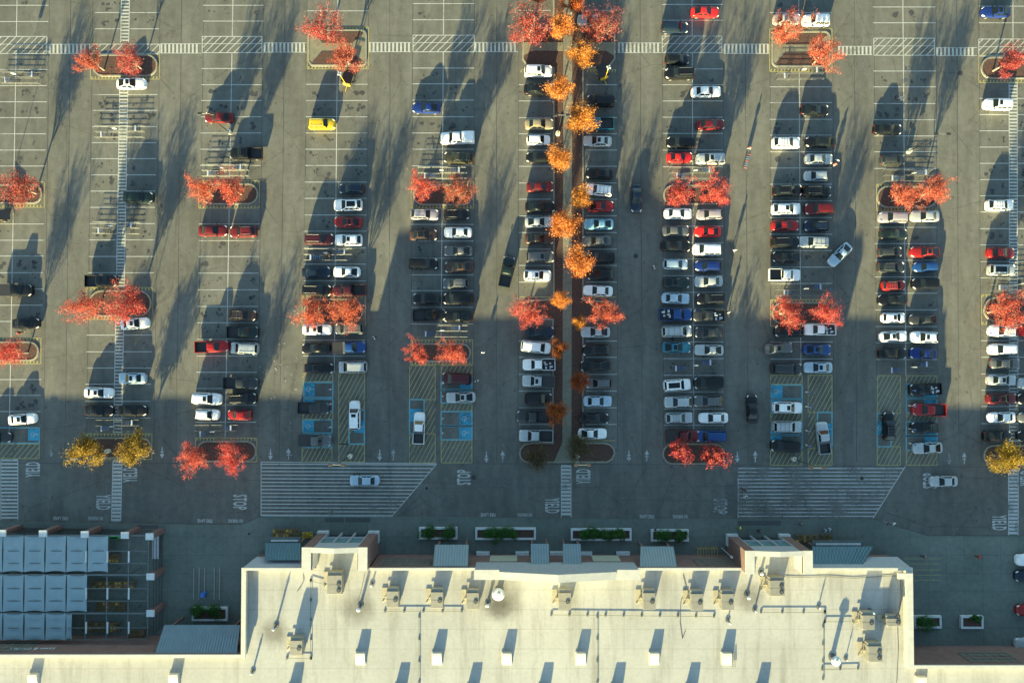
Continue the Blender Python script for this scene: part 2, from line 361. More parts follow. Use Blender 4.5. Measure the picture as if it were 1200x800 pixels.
# ------------------------------------------------------------------ painted markings
W = MB(); Wn = MB(); Y = MB(); B = MB(); BP = MB()
def lerp(a, b, t): return a+(b-a)*t
def rowx(k, v):   # (left edge, divider, right edge) of parking row k at photo line v
    t = v/500
    L, D, Rr = {1:((-35,-45),(20,11),(57,47)), 2:((112,99),(147,138),(187,176)), 3:((238,229),(273,264),(309,300)), 4:((360,354),(396,391),(432,427)), 5:((484,481),(520,516),(556,554)),
                7:((776,778),(811,813),(847,848)), 8:((902,903),(936,939),(974,976)), 9:((1023,1027),(1058,1062),(1096,1099)), 10:((1147,1150),(1187,1188),(1225,1228))}[k]
    return lerp(*L, t), lerp(*D, t), lerp(*Rr, t)
LINES = {
 1:[-31,-12,6.5,25.5,81.6,100.5,119.5,138,157,176,194.7,262.5,281.5,300,319.5,338.5,357.5,376.5,444.5,463,482],
 2:[-23,-4,15,34,111,129.5,148.5,167.3,186,205,224,243,262,281,300.5,319.5,392.5,412,431,450,470,489.5],
 3:[-31,-12,6.5,25,80.5,99.5,118,137,156,175,194,262.5,282,300.5,320,339.5,359,378,397.5,417,436,455,474.5,494.5],
 4:[-25,-6,13,99,118,137,156,175,194,213.5,232.5,252,271,290.5,309.5,329,398.5,417],
 5:[-33,-14,4.5,23.5,80,98.5,117.5,137,156,175,194.5,263,282.5,302.5,322,340.5,360,379.5],
 7:[-32,-13,5.5,24,81,99.5,118.5,137.5,156.5,176,195.5,265,284.5,303.5,323,342.5,361.5,381,400.5,420,439.5,459,479,498],
 8:[-23,-4,15,102,120.5,140,158.5,178,197,216,235.5,255,274.5,293.5,313,332,400.5,420.5],
 9:[-29,-10,8.5,27,83.5,102,121.5,140.5,159.5,178,197.5,266.4,285.5,305,324.5,343.5,363,382.5,401.5,421],
 10:[-30,-11,7.5,27,115.5,134.5,153.5,172.5,191.5,210.5,229.5,248.5,268,287,306.5,325.5,399,418.5,438,457,476,496]}
DIV = {1:[(-60,43),(63,213),(245,395),(427,520)], 3:[(-60,43),(62,213),(243,513)], 4:[(-60,34),(81,347),(381,437)], 5:[(-60,41.5),(61,214),(244,398)],
 7:[(-60,42.5),(62,215),(241,517)], 8:[(-60,34),(81,351),(381,439)], 9:[(-60,45),(45,216),(247,440)], 10:[(-60,66)]}
lad = {2:(5,5), 10:(5,5)}
for k, ys in LINES.items():
    for v in ys:
        l, d, r = rowx(k, v)
        if k in (2, 10) and (k == 2 or v > 96): W.pstrip(l,v,d-5,v,.12); W.pstrip(d+5,v,r,v,.12)
        else: W.pstrip(l, v, r, v, .12)
for k, segs in DIV.items():
    for a, b in segs: W.pstrip(rowx(k,a)[1], a, rowx(k,b)[1], b, .12, .0085)
def ladder(ua, va, ub, vb, wpx, pitch, rung=.26, mb=None):
    mb = mb or W
    n = int((vb-va)/pitch)
    mb.pstrip(ua-wpx/2, va, ub-wpx/2, vb, .12, .009); mb.pstrip(ua+wpx/2, va, ub+wpx/2, vb, .12, .009)
    for i in range(n+1):
        v = va+i*pitch; u = lerp(ua, ub, (v-va)/(vb-va)); mb.pstrip(u-wpx/2, v, u+wpx/2, v, rung, .0095)
def rd(v): return rowx(2, v)[1]
ladder(rd(-50),-50,rd(50),50,9.5,3.9); ladder(rd(105),105,rd(338),338,9.5,3.9); ladder(rd(374),374,rd(508),508,9.5,4.0,.22)
ladder(rd(540)+.5,540,rd(609),609,11,4.3,.42)
def rd10(v): return rowx(10, v)[1]
ladder(rd10(97),97,rd10(345),345,9.5,3.9); ladder(rd10(381),381,rd10(519),519,10,4.1,.22); ladder(1187.5,551,1187.5,627,11.5,4.3,.42,Wn)
ladder(663.5,546,663.5,606,11.5,4.3,.42); ladder(11,539,11,609,20,4.2,.28)
# the cross walkway: bars across the lanes, hatching across the rows
def zebra(u0, u1, v0, v1, pitch=4.6):
    W.pstrip(u0,v0,u1,v0,.1,.009); W.pstrip(u0,v1,u1,v1,.1,.009)
    u = u0+1.2
    while u < u1-1: W.pstrip(u, v0, u, v1, .32, .0095); u += pitch
def clipline(poly, u0, v0, du, dv):
    ts = []
    m = len(poly)
    for i in range(m):
        (a, b), (c, d) = poly[i], poly[(i+1)%m]; ex, ey = c-a, d-b; den = du*ey-dv*ex
        if abs(den) < 1e-9: continue
        t = ((a-u0)*ey-(b-v0)*ex)/den; s = ((a-u0)*dv-(b-v0)*du)/den
        if -1e-9 <= s <= 1+1e-9: ts.append(t)
    ts = sorted(ts); return (ts[0], ts[-1]) if len(ts) >= 2 and ts[-1]-ts[0] > .5 else None
def hatch(poly, pitch=6.2, slope=(1,-1), w=.13, mb=None, border=True, z=.009):
    mb = mb or W
    du, dv = slope; L = math.hypot(du, dv); du /= L; dv /= L; nx, ny = -dv, du
    pr = [p[0]*nx+p[1]*ny for p in poly]; c = min(pr)+pitch*.6
    while c < max(pr):
        r = clipline(poly, nx*c, ny*c, du, dv)
        if r: mb.pstrip(nx*c+du*r[0], ny*c+dv*r[0], nx*c+du*r[1], ny*c+dv*r[1], w, z)
        c += pitch
    if border:
        for i in range(len(poly)): mb.pstrip(*poly[i], *poly[(i+1)%len(poly)], .13, z+.0006)
def rect(u0, v0, u1, v1): return [(u0,v0),(u1,v0),(u1,v1),(u0,v1)]
zebra(57,104,52,63); hatch(rect(105,52,187,63),6); zebra(188,236,51.5,62.5); zebra(309,359,50.5,61.5); zebra(432,482,50,61); zebra(556,607,50,61)
zebra(724,775,50.5,62); zebra(848,901,52,63); zebra(982,1022,54.5,64.5); zebra(1097,1145,56,65.5)
for (a, b, c, d) in ((-20,43,55,63),(237,43,307,62),(484,41.5,556,61),(776,42.5,846,62),(1024,45,1095,65),(1147,46,1228,66)):
    hatch(rect(a,b,c,d),6); W.pstrip(a,(b+d)/2-1,c,(b+d)/2-1,.1,.0102)
# store crossings
hatch([(306,541),(512,543),(459,605),(306,604)], 4.25, (1,.004), .17)
hatch([(865,546),(1061,546),(1023,607),(865,607)], 4.3, (1,0), .18, Wn, False); Wn.pstrip(865,560,865,607,.14); W.pstrip(1061,546,1023,607,.14,.0088)
# accessible bays
def yh(u0, v0, u1, v1): hatch(rect(u0,v0,u1,v1), 4.6, (1,-1.9), .11, Y)
for r4 in (yh(355,437,390,447), yh(355,482,390,491), yh(354,524,389,541), yh(397,520,427,541), yh(517,428,553,441), yh(517,472,553,482), yh(517,515,553,542), yh(480,508,510,542), yh(480,428,510,468),
 yh(903,439.5,940,450), yh(903,484,940,493), yh(903,525,940,545), yh(947,525,975,545), yh(947,439.5,975,483), yh(1028,440,1055,484), yh(1028,523,1055,545), yh(1062,440,1098,450), yh(1062,484,1098,494), yh(1062,527,1098,545)): pass
hatch([(397,437),(427,437),(427,480),(409,480),(409,520),(397,520)],4.6,(1,-1.9),.11,Y); hatch([(497,468),(510,468),(510,508),(497,508)],4.6,(1,-1.9),.11,Y,False)
hatch([(947,483),(958,483),(958,525),(947,525)],4.6,(1,-1.9),.11,Y,False); hatch([(1044,484),(1055,484),(1055,523),(1044,523)],4.6,(1,-1.9),.11,Y,False)
hatch(rect(-20,520,46,537),5,(1,-1.2),.12,Y)
def bbox_(u0,v0,u1,v1):
    for a, b in zip(rect(u0,v0,u1,v1), rect(u0,v0,u1,v1)[1:]+[(u0,v0)]): BP.pstrip(*a,*b,.22,.0105)
for q in ((356,448,390,465.5),(356,467.5,390,481.5),(355,492,389,507),(355,508.5,389,524),(409,480,427,520),(517,441,553,456),(517,457,553,472),(517,482,553,498.5),(517,499,553,515),(480,468,497,508),
 (904,451,940,467),(904,468,940,483.5),(904,494,940,509),(904,510,940,525),(958,483,975,523),(1062,450,1098,466),(1062,467,1098,483.5),(1062,494,1098,510.5),(1062,511,1098,527),(1028,484,1044,523),(-20,501,46,519)): bbox_(*q)
def bsq(u0,v0,u1,v1):
    a, b, c, d = [P(*q) for q in rect(u0,v0,u1,v1)]; B.add([(q.x,q.y,.0125) for q in (d,c,b,a)], [(0,1,2,3)])
    # wheelchair sign: ring, back, head
    cu, cv = (u0+u1)/2, (v0+v1)/2; o = P(cu, cv); s = .8
    for i in range(10):
        a0, a1 = 2*math.pi*(i+1)/14, 2*math.pi*(i+2)/14
        W.strip((o.x+s*.45*math.cos(a0)-.1, o.y+s*.45*math.sin(a0)), (o.x+s*.45*math.cos(a1)-.1, o.y+s*.45*math.sin(a1)), .09, .0165)
    W.strip((o.x-.05,o.y), (o.x+.5,o.y+.05), .11, .017); W.strip((o.x-.02,o.y), (o.x-.05,o.y-.42), .1, .0174); W.strip((o.x+.6,o.y+.05), (o.x+.75,o.y+.06), .18, .017)
for q in ((356.5,448.5,369,464),(356.5,468,368,481),(356,493,368,506),(356,509,367,523),(415,493,427,507),(539,442,552,455),(539,458,552,470),(538,483.5,552,497.5),(538,500.5,552,514),(480.5,479,494,494),
 (904,452,917,466),(904,468.5,915,482.5),(904,495,915,508),(904,511,916,524),(963,496,975,510),(1083,451,1097,465),(1083,468,1097,482),(1083,495,1097,509),(1083,512,1097,526),(1028.5,494,1036,509),(33,502.5,46,516)): bsq(*q)
# lettering on the road
FM = {}
def text_mb(mb, s, cu, cv, wpx, hpx, ang, z=.0135):
    if s not in FM:
        cu_ = bpy.data.curves.new('lettering', 'FONT'); cu_.body = s; cu_.align_x = 'CENTER'; cu_.align_y = 'CENTER'; cu_.resolution_u = 2; cu_.space_character = 1.1; cu_.offset = .022
        o = bpy.data.objects.new('lettering', cu_); COL.objects.link(o)
        dg = bpy.context.evaluated_depsgraph_get(); me = bpy.data.meshes.new_from_object(o.evaluated_get(dg))
        FM[s] = ([tuple(v.co) for v in me.vertices], [tuple(p.vertices) for p in me.polygons])
        bpy.data.objects.remove(o); bpy.data.curves.remove(cu_)
    vs, fs = FM[s]
    xs = [v[0] for v in vs]; ys = [v[1] for v in vs]; cx, cy = (min(xs)+max(xs))/2, (min(ys)+max(ys))/2
    sx = wpx/7.0/(max(xs)-min(xs)); sy = hpx/7.0/(max(ys)-min(ys)); o = P(cu, cv); ca, sa = math.cos(ang), math.sin(ang)
    out = []
    for v in vs:
        x = (v[0]-cx)*sx; y = (v[1]-cy)*sy; out.append((o.x+x*ca-y*sa, o.y+x*sa+y*ca, z))
    mb.add(out, fs)
for s, u, v, a in (('YIELD',37,550,90),('YIELD',122,588,-90),('YIELD',151,556,90),('STOP',282,588,-90),('STOP',542,559,90),('YIELD',682,558,90),('YIELD',648,592,-90),('STOP',845,593,-90),('STOP',1088,563,90),('YIELD',1172,612,-90),('YIELD',1202,560,90)):
    text_mb(Wn if u == 845 or u == 1088 else W, s, u-.8 if a < 0 else u+1.6, v, 17.5, 16.5, R(a))
for s, u, v in (('FIRE LANE',71,607),('NO PARKING',112,607),('FIRE LANE',240,610),('NO PARKING',276,610),('FIRE LANE',572,603),('NO PARKING',615,603),('FIRE LANE',758,605),('NO PARKING',797,605)):
    text_mb(W, s, u, v, 17, 4.2, math.pi)
# arrows in the lanes
def arrow(u, v, up):
    o = P(u, v); s = 1 if up else -1
    Wn.strip((o.x, o.y-s*.9), (o.x, o.y+s*.3), .16, .0132)
    Wn.add([(o.x-.4*s, o.y+s*.25, .0136), (o.x+.4*s, o.y+s*.25, .0136), (o.x, o.y+s*1.0, .0136)], [(0,1,2)])
    Wn.strip((o.x-.3, o.y-s*.1), (o.x+.3, o.y-s*.1), .14, .0140)
for u, v, up in ((60,528,0),(190,530,0),(317,532,0),(338,532,1),(445,533,0),(461,533,1),(570,535,0),(589,535,1),(737,534,0),(758,534,1),(864,535,0),(885,535,1),(1112,537,0),(1130,537,1)): arrow(u, v, up)
# bays by the garden side, right edge
Y.pstrip(1188,645,1188,765,.12)
for v in (664.5,684.7,704,723,743,763): W.pstrip(1188,v,1225,v,.12)
for v in (654,660,667,673,679): Y.pstrip(1058,v,1102,v,.08,.1245+.01)
for i, u in enumerate((227,233,240,252,258)): pass
# yellow keep-clear boxes round the islands
def keepbox(u0, v0, u1, v1, ticks='tb'):
    for a, b in zip(rect(u0,v0,u1,v1), rect(u0,v0,u1,v1)[1:]+[(u0,v0)]): Y.pstrip(*a,*b,.12,.0112)
    u = u0+2
    while u < u1:
        if 't' in ticks: Y.pstrip(u, v0, u-.6, v0+3.2, .2, .0118)
        if 'b' in ticks: Y.pstrip(u, v1-3.2, u-.6, v1, .2, .0118)
        u += 4

# ------------------------------------------------------------------ islands
def pill(u0, v0, u1, v1, rl=True, rr=True, n=7, r=None):
    """outline in photo units; rounded ends left/right"""
    h = (v1-v0)/2; pts = []
    rrad = r if r is not None else h
    def corner(cu, cv, a0, a1):
        return [(cu+rrad*math.cos(a0+(a1-a0)*i/n), cv+rrad*math.sin(a0+(a1-a0)*i/n)) for i in range(n+1)]
    pi = math.pi
    if rr: pts += corner(u1-rrad, v0+rrad, -pi/2, 0)+corner(u1-rrad, v1-rrad, 0, pi/2)
    else: pts += [(u1,v0),(u1,v1)]
    if rl: pts += corner(u0+rrad, v1-rrad, pi/2, pi)+corner(u0+rrad, v0+rrad, pi, 1.5*pi)
    else: pts += [(u0,v1),(u0,v0)]
    out = []
    for p in pts:
        if not out or math.hypot(p[0]-out[-1][0], p[1]-out[-1][1]) > .05: out.append(p)
    if math.hypot(out[0][0]-out[-1][0], out[0][1]-out[-1][1]) < .05: out.pop()
    return out
def inset(poly, d):
    n = len(poly); out = []
    ar = sum(poly[i][0]*poly[(i+1)%n][1]-poly[(i+1)%n][0]*poly[i][1] for i in range(n)); sg = 1 if ar > 0 else -1
    for i in range(n):
        a, b, c = Vector(poly[i-1][:2]), Vector(poly[i][:2]), Vector(poly[(i+1)%n][:2])
        e1 = (b-a).normalized(); e2 = (c-b).normalized(); n1 = Vector((-e1.y,e1.x))*sg; n2 = Vector((-e2.y,e2.x))*sg
        m = (n1+n2)
        m = m.normalized() if m.length > 1e-6 else n1
        k = d/max(.35, m.dot(n1)); out.append((b.x+m.x*k, b.y+m.y*k))
    return out
def wpoly(pp): return [tuple(P(*q)[:2]) for q in pp]
def island(pp, name='traffic_island', kerb=.26, fill='mulch'):
    o = wpoly(pp); i = inset(o, kerb); n = len(o); mb = MB()
    vs = [(*p, 0) for p in o]+[(*p, .13) for p in o]+[(*p, .14) for p in i]+[(*p, .09) for p in i]
    fs = []
    ar = sum(o[k][0]*o[(k+1)%n][1]-o[(k+1)%n][0]*o[k][1] for k in range(n)); fl = ar < 0
    for k in range(n):
        j = (k+1)%n
        for a in (0, n, 2*n):
            f = (a+k, a+j, a+n+j, a+n+k); fs.append(f[::-1] if fl else f)
    mb.add(vs, fs, 0); f = tuple(range(3*n, 4*n)); mb.add([(*p, .092) for p in i], [tuple(range(n))[::-1] if fl else tuple(range(n))], 1)
    return mb.obj(name, [M['kerb'], M[fill]], kind='structure')
for (a,b,c,d,l,r) in ((-30,216,50,239,1,1),(-30,400,46,423,1,1),(108,64,185,90,1,1),(104,340,178,371,1,1),(103,512,178,537,1,1),(236,215,303,240,1,1),(230,516,301,541,1,1),
    (484,216,554,241,1,1),(356,350,426,379,1,1),(482,402,552,424,1,1),(777,217,848,240,1,1),(776,519,849,544,1,1),(904,354,975,380,1,1),(1027,218,1098,244,1,1),(1149,67,1226,93,1,1),(1152,348,1228,377,1,1),(1152,521,1228,545,1,1)):
    island(pill(a,b,c,d,l,r))
for q in ((-30,213,52,243,'b'),(-30,396,48,426,'tb'),(106,64,187,93,'b'),(101,337,179,374,'tb'),(101,508,178,538,'t'),(233,212,304,244,'tb'),(229,513,301,541,'t'),(482,213,555,244,'tb'),(354,346,428,382,'tb'),(481,398,554,427,'tb'),
    (903,351,975,382,'t'),(1027,216,1099,247,'tb'),(1147,65,1228,97,'b'),(1150,345,1228,380,'tb'),(902,34,975,84,'b'),(360,32,432,81,'tb')): keepbox(*q)
# two islands with a paved crossing and planted corners
for (u0,u1,v0,v1) in ((361,430,35,78),(904,973,37,79)):
    island(pill(u0,v0,u1,v1,1,1,r=7), fill='apron')
    for bed in ([(u0+6,v0+3),(u1-8,v0+3),(u1-4,v0+5),(u1-17,v0+16),(u0+17,v0+16)], [(u0+5,v1-4),(u0+16,v1-17),(u1-18,v1-17),(u1-5,v1-5),(u1-9,v1-3),(u0+8,v1-3)]):
        mb = MB(); mb.prism(wpoly(bed), .06, .125); mb.obj('flower_bed', M['mulch'], kind='structure')
# the central median with its footpath
med = [(648,-60),(648,33),(620,33),(612,40),(612,70),(618,79),(648,81),(648,350),(615,352),(611,358),(611,366),(615,373),(647,375),(647,518),(622,518),(614,520),(609,526),(608,531),(610,538),(616,542),(712,542),(718,538),(721,531),(720,525),(715,520),(708,518),(684,518),(684,375),(716,373),(721,367),(721,360),(716,353),(684,351),(684,81),(714,79),(721,70),(721,40),(714,33),(684,33),(684,-60)]
island(med, 'central_median')
mb = MB(); mb.prism(wpoly([(660.5,-60),(671,-60),(669.5,518),(679,541),(649,541),(659,518)]), .05, .135); mb.obj('footpath', M['path'], kind='structure')
for q in ([(613.5,50),(659.8,50),(659.8,60),(622,60),(613.5,66)], [(671.8,50),(719.5,50),(719.5,66),(710,60),(671.8,60)]):
    mb = MB(); mb.prism(wpoly(q), .05, .131); mb.obj('paved_crossing', M['apron'], kind='structure')
for v in (99.5,118.5,138,157,176,195,214.5,233.5,253,272.5,292,311,330.5,399.5,418.5,438.5,458,477.5,497,12.5,-7):
    W.pstrip(608,v,645.5,v,.12); W.pstrip(687,v,723,v,.12)
for q in ((609,348,646,349.5),(686,348,722,349.5),(609,516,646,517),(686,516,722,517),(611,82,646,84),(686,82,722,84)): Y.pstrip(*q[:3],q[1],.12); 
for q in ((609,82,646,85.5),(687,82,722,85.5)): 
    u = q[0]+2
    while u < q[2]: Y.pstrip(u,82.3,u-.5,85,.18,.0118); u += 3.6
# ------------------------------------------------------------------ store pavement
pv = MB(); pv.prism(wpoly([(-80,609.5),(152,613),(272,614.5),(285,613.5),(295,610),(303,605.5),(312,604.5),(460,605),(640,606.5),(860,608),(1022,608),(1087,627.5),(1290,628),(1290,1000),(-80,1000)]), 0, .12)
pv.obj('pavement', M['walk'], kind='structure')
dm = MB()
for q in (rect(381,606,403,611.5), rect(405,606,434,611.5), rect(162,614.5,186,619), rect(864,609.5,915,615)):
    dm.prism(wpoly(q), .05, .127)
dm.obj('tactile_paving', M['darkmat'], kind='structure')
for mb, nm, mt in ((W,'white_road_markings','white'),(Wn,'worn_road_markings','wworn'),(Y,'yellow_road_markings','yellow'),(B,'blue_road_markings','blue'),(BP,'pale_blue_road_markings','bluepale')):
    for i, v in enumerate(mb.v): pass
    mb.obj(nm, M[mt], kind='structure')
pt = MB()
for (a,b,c,d_) in ((62,300,74,352),(195,455,205,500),(436,250,447,262),(560,560,600,572),(730,96,744,120),(1104,300,1116,330),(990,470,1001,520),(318,330,326,372),(850,566,861,604),(210,575,262,583),(1005,60,1018,84)):
    pt.prism(wpoly([(a,b),(c,b+1),(c-.6,d_),(a+.4,d_-1)]), -.05, .0016)
pt.obj('asphalt_patches', M['patch'], kind='structure')
# oil stains in the bays
st = MB()
for k, ys in LINES.items():
    for a, b in zip(ys, ys[1:]):
        if b-a > 22: continue
        l, d, r = rowx(k, a)
        for fr in (.3, .72):
            for (x0, x1) in ((l, d), (d, r)):
                if random.random() < .65:
                    c = P(lerp(x0, x1, fr+random.uniform(-.05,.05)), (a+b)/2+random.uniform(-3,3)); s = random.uniform(.25,.75)
                    for q in range(random.randint(2,6)):
                        ox, oy = random.gauss(0,.35), random.gauss(0,.35); rr = s*random.uniform(.15,.7); m_ = 9
                        st.add([(c.x+ox+rr*random.uniform(.5,1.2)*math.cos(6.283*i/m_), c.y+oy+rr*random.uniform(.5,1.2)*math.sin(6.283*i/m_), .0042+q*.0002) for i in range(m_)], [tuple(range(m_))])
st.obj('oil_stains', M['stain'], kind='structure')

# ------------------------------------------------------------------ cars
def loft(stations, mb, zb=.2, mi=0):
    """stations: (x, half width, top z)"""
    rows = []
    for x, w, zt in stations:
        h = zt-zb
        rows.append([(x, sy*w*a, zb+h*b) for sy, a, b in ((-1,.88,0),(-1,.98,.18),(-1,1,.45),(-1,.985,.72),(-1,.93,.90),(-1,.80,.985),(-1,.40,1.02),(1,0,1.03),(1,.40,1.02),(1,.80,.985),(1,.93,.90),(1,.985,.72),(1,1,.45),(1,.98,.18),(1,.88,0))])
    n = len(rows[0]); vs = [p for r_ in rows for p in r_]; fs = []
    for i in range(len(rows)-1):
        for j in range(n): k = (j+1)%n; fs.append((i*n+j, i*n+k, (i+1)*n+k, (i+1)*n+j))
    fs.append(tuple(range(n))[::-1]); fs.append(tuple((len(rows)-1)*n+j for j in range(n)))
    mb.add(vs, fs, mi)
def cabin(mb, xb0, xb1, wb, zb, xr0, xr1, wr, zr, mi=0):
    """tapered cabin with a slightly domed roof; returns its four slanted faces"""
    N_ = 6; vs = []; fs = []
    base = [(xb0,-wb,zb),(xb1,-wb,zb),(xb1,wb,zb),(xb0,wb,zb)]; top = [(xr0,-wr,zr),(xr1,-wr,zr),(xr1,wr,zr),(xr0,wr,zr)]
    # rounded roof corners
    c = .17
    ring = [(xr0,-wr+c),(xr0+c,-wr),(xr1-c,-wr),(xr1,-wr+c),(xr1,wr-c),(xr1-c,wr),(xr0+c,wr),(xr0,wr-c)]
    c2 = .16
    br = [(xb0,-wb+c2),(xb0+c2,-wb),(xb1-c2,-wb),(xb1,-wb+c2),(xb1,wb-c2),(xb1-c2,wb),(xb0+c2,wb),(xb0,wb-c2)]
    cx = (xr0+xr1)/2
    vs = [(*p, zb-.1) for p in br]+[(*p, zr-.03) for p in ring]+[(cx+(p[0]-cx)*.93, p[1]*.88, zr+.012) for p in ring]+[(cx+(p[0]-cx)*.45, p[1]*.4, zr+.04) for p in ring]
    for k in (0, 8, 16):
        for i in range(8): j = (i+1)%8; fs.append((k+i,k+j,k+8+j,k+8+i))
    fs.append(tuple(range(24,32))); mb.add(vs, fs, mi)
    V_ = lambda p: Vector(p)
    return {'front': (V_(base[1]),V_(base[2]),V_(top[2]),V_(top[1])), 'back': (V_(base[3]),V_(base[0]),V_(top[0]),V_(top[3])),
            'right': (V_(base[0]),V_(base[1]),V_(top[1]),V_(top[0])), 'left': (V_(base[2]),V_(base[3]),V_(top[3]),V_(top[2]))}
def pane(mb, face, s0, s1, t0, t1, off=.018, taper=0):
    a, b, c, d = face
    def q(s, t): return (a*(1-s)+b*s)*(1-t)+(d*(1-s)+c*s)*t
    nrm = (b-a).cross(d-a).normalized()
    pts = [q(s0,t0), q(s1,t0), q(s1-taper,t1), q(s0+taper,t1)]
    vs = [p-nrm*.03 for p in pts]+[p+nrm*off for p in pts]
    mb.add(vs, [(3,2,1,0),(4,5,6,7),(0,1,5,4),(1,2,6,5),(2,3,7,6),(3,0,4,7)])
def wheel_mesh():
    mb = MB()
    for s in (-.11,.11):
        pass
    n = 14
    mb.tube((0,-.115,0),(0,.115,0),.335,n=n); mb.tube((0,-.122,0),(0,.122,0),.20,n=10,mi=1)
    return mb.mesh('wheel', [M['tyre'], M['rim']], True)
WHEEL = wheel_mesh()
def box_mesh(name, x0,y0,z0,x1,y1,z1, mat, bev=0):
    mb = MB(); mb.box(x0,y0,z0,x1,y1,z1,bev=bev); return mb.mesh(name, mat)
SPEC = {}
def build_kind(kind):
    parts = []   # (name, mesh, location)
    body = MB(); G = {}
    var = kind.endswith('2'); kind0 = kind; kind = kind.rstrip('2')
    if kind in ('sedan','coupe','hatchback'):
        L = {'sedan':2.4,'coupe':2.25,'hatchback':2.1}[kind]; w = .91 if kind != 'hatchback' else .87
        rear = .98 if kind != 'hatchback' else 1.02
        loft([(-L,.40*w,.60),(-L+.05,.64*w,.80),(-L+.16,.83*w,rear-.08),(-L+.38,w*.94,rear-.02),(-L+.9,w,rear),(-.8,w,1.0),(0,w,.99),(.9,w,.97),(L-.85,w*.985,.90),(L-.48,w*.93,.83),(L-.22,w*.82,.74),(L-.07,w*.64,.64),(L,w*.40,.52)], body)
        wb = w-.10
        if kind == 'sedan': fc = cabin(body,-2.02 if var else -1.72,.92 if var else 1.02,wb,.97,-.80 if var else -.98,.05 if var else .22,.59 if var else .63,1.40 if var else 1.43); rr = (-.75 if var else -.92,-.02 if var else .12)
        elif kind == 'coupe': fc = cabin(body,-1.75,.85,wb,.96,-.80,.08,.57,1.32); rr = (-.7,.0)
        else: fc = cabin(body,-L+.12,1.05,wb,1.0,-L+.5,.28,.62,1.48); rr = (-1.4,.15)
        zr = {'sedan':1.43,'coupe':1.32,'hatchback':1.48}[kind]; wf = L-.92; wr_ = -L+.95
    elif kind in ('suv','minivan'):
        L = 2.35 if kind == 'suv' else 2.52; w = .95 if kind == 'suv' else .98
        loft([(-L,.56,.72),(-L+.05,.74,.98),(-L+.16,w*.92,1.08),(-L+.4,w*.985,1.115),(-1.2,w,1.12),(0,w,1.11),(1.0,w,1.08),(L-.8,w*.985,1.02),(L-.42,w*.93,.95),(L-.18,w*.82,.84),(L-.05,w*.64,.72),(L,w*.42,.58)], body)
        xb1, xr1 = (1.12,.42) if kind == 'suv' else (1.55,.75)
        zr = (1.58 if var else 1.68) if kind == 'suv' else 1.72
        if var: xb1, xr1 = 1.0, .22
        fc = cabin(body,-L+.08,xb1,w-.09,1.09,-L+(.78 if var else .36),xr1,.66 if var else .71,zr); rr = (-L+(.9 if var else .55),xr1-.12); wf = L-.9; wr_ = -L+.85
    elif kind in ('pickup','covered pickup'):
        L = 2.85; w = .98
        loft([(-.55,w,1.12),(0,w,1.13),(1.2,w,1.12),(L-.75,w*.985,1.08),(L-.35,w*.94,1.02),(L-.13,w*.84,.90),(L-.03,w*.68,.74),(L,w*.5,.6)], body)
        zr = 1.80; fc = cabin(body,-.72,1.38,w-.09,1.10,-.5,.72,.70,zr); rr = (-.35,.6); wf = L-.95; wr_ = -L+1.1
        # load bed
        body.box(-L,-w,.45,-.56,-w+.09,1.18); body.box(-L,w-.09,.45,-.56,w,1.18); body.box(-L,-w+.09,.5,-L+.09,w-.09,1.16); body.box(-L+.1,-w+.1,.45,-.56,w-.1,.70)
        if kind == 'covered pickup':
            pass
    for f in fc.values(): pass
    m = MB(); pane(m, fc['front'], .06,.94,.10,.93, taper=.02); parts.append(('windscreen', m.mesh('windscreen', M['glass'])))
    m = MB(); pane(m, fc['back'], .09,.91,.14 if kind!='sedan' else .12,.88, taper=.02); parts.append(('rear_window', m.mesh('rear_window', M['glass'])))
    for sd in ('left','right'):
        m = MB()
        segs = ((.10,.47),(.51,.86)) if kind in ('sedan','coupe') else ((.06,.32),(.35,.62),(.65,.90))
        if kind in ('pickup','covered pickup'): segs = ((.08,.42),(.46,.82))
        if sd == 'left': segs = [(1-b, 1-a) for a, b in segs]
        for a, b in segs: pane(m, fc[sd], a, b, .16, .86, .014)
        parts.append(('side_window', m.mesh('side_window', M['glass'])))
    hx = L; hz = .66 if kind in ('sedan','coupe','hatchback') else .84
    for s in (-1, 1):
        m = MB(); pts = [(hx-.52,s*w*.95,hz+.09),(hx-.24,s*w*.84,hz+.03),(hx-.10,s*w*.66,hz-.01),(hx-.20,s*w*.58,hz+.10),(hx-.42,s*w*.80,hz+.175)]
        lo = [(p[0]-.02,p[1]*.95,p[2]-.16) for p in pts]; k = len(pts)
        m.add([(p[0]+.02,p[1]*1.01,p[2]+.012) for p in pts]+lo, [tuple(range(k)) if s < 0 else tuple(range(k))[::-1], tuple(range(k,2*k))]+[(i,(i+1)%k,k+(i+1)%k,k+i) for i in range(k)])
        parts.append(('headlight', m.mesh('headlight', M['lamp'])))
        if 'pickup' in kind: tm = box_mesh('taillight',-L-.025,s*w-.10 if s>0 else -w-.005,.75,-L+.03,s*w+.005 if s>0 else -w+.10,1.10,M['red'])
        else: tm = box_mesh('taillight',-L+.015,min(s*w*.50,s*w*.80),.66 if kind!='suv' else .82,-L+.13,max(s*w*.50,s*w*.80),.80 if kind!='suv' else .98,M['red'],.02)
        parts.append(('taillight', tm))
        m = MB(); mx = fc['front'][0].x-.28; m.box(mx-.08,min(s*(w-.06),s*(w+.15)),zr-.55,mx+.08,max(s*(w-.06),s*(w+.15)),zr-.40,bev=.02)
        parts.append(('wing_mirror', m.mesh('wing_mirror', M['blackp'])))
    for wx in (wf, wr_):
        for s in (-1, 1): parts.append(('wheel', WHEEL, (wx, s*(w-.10), .335)))
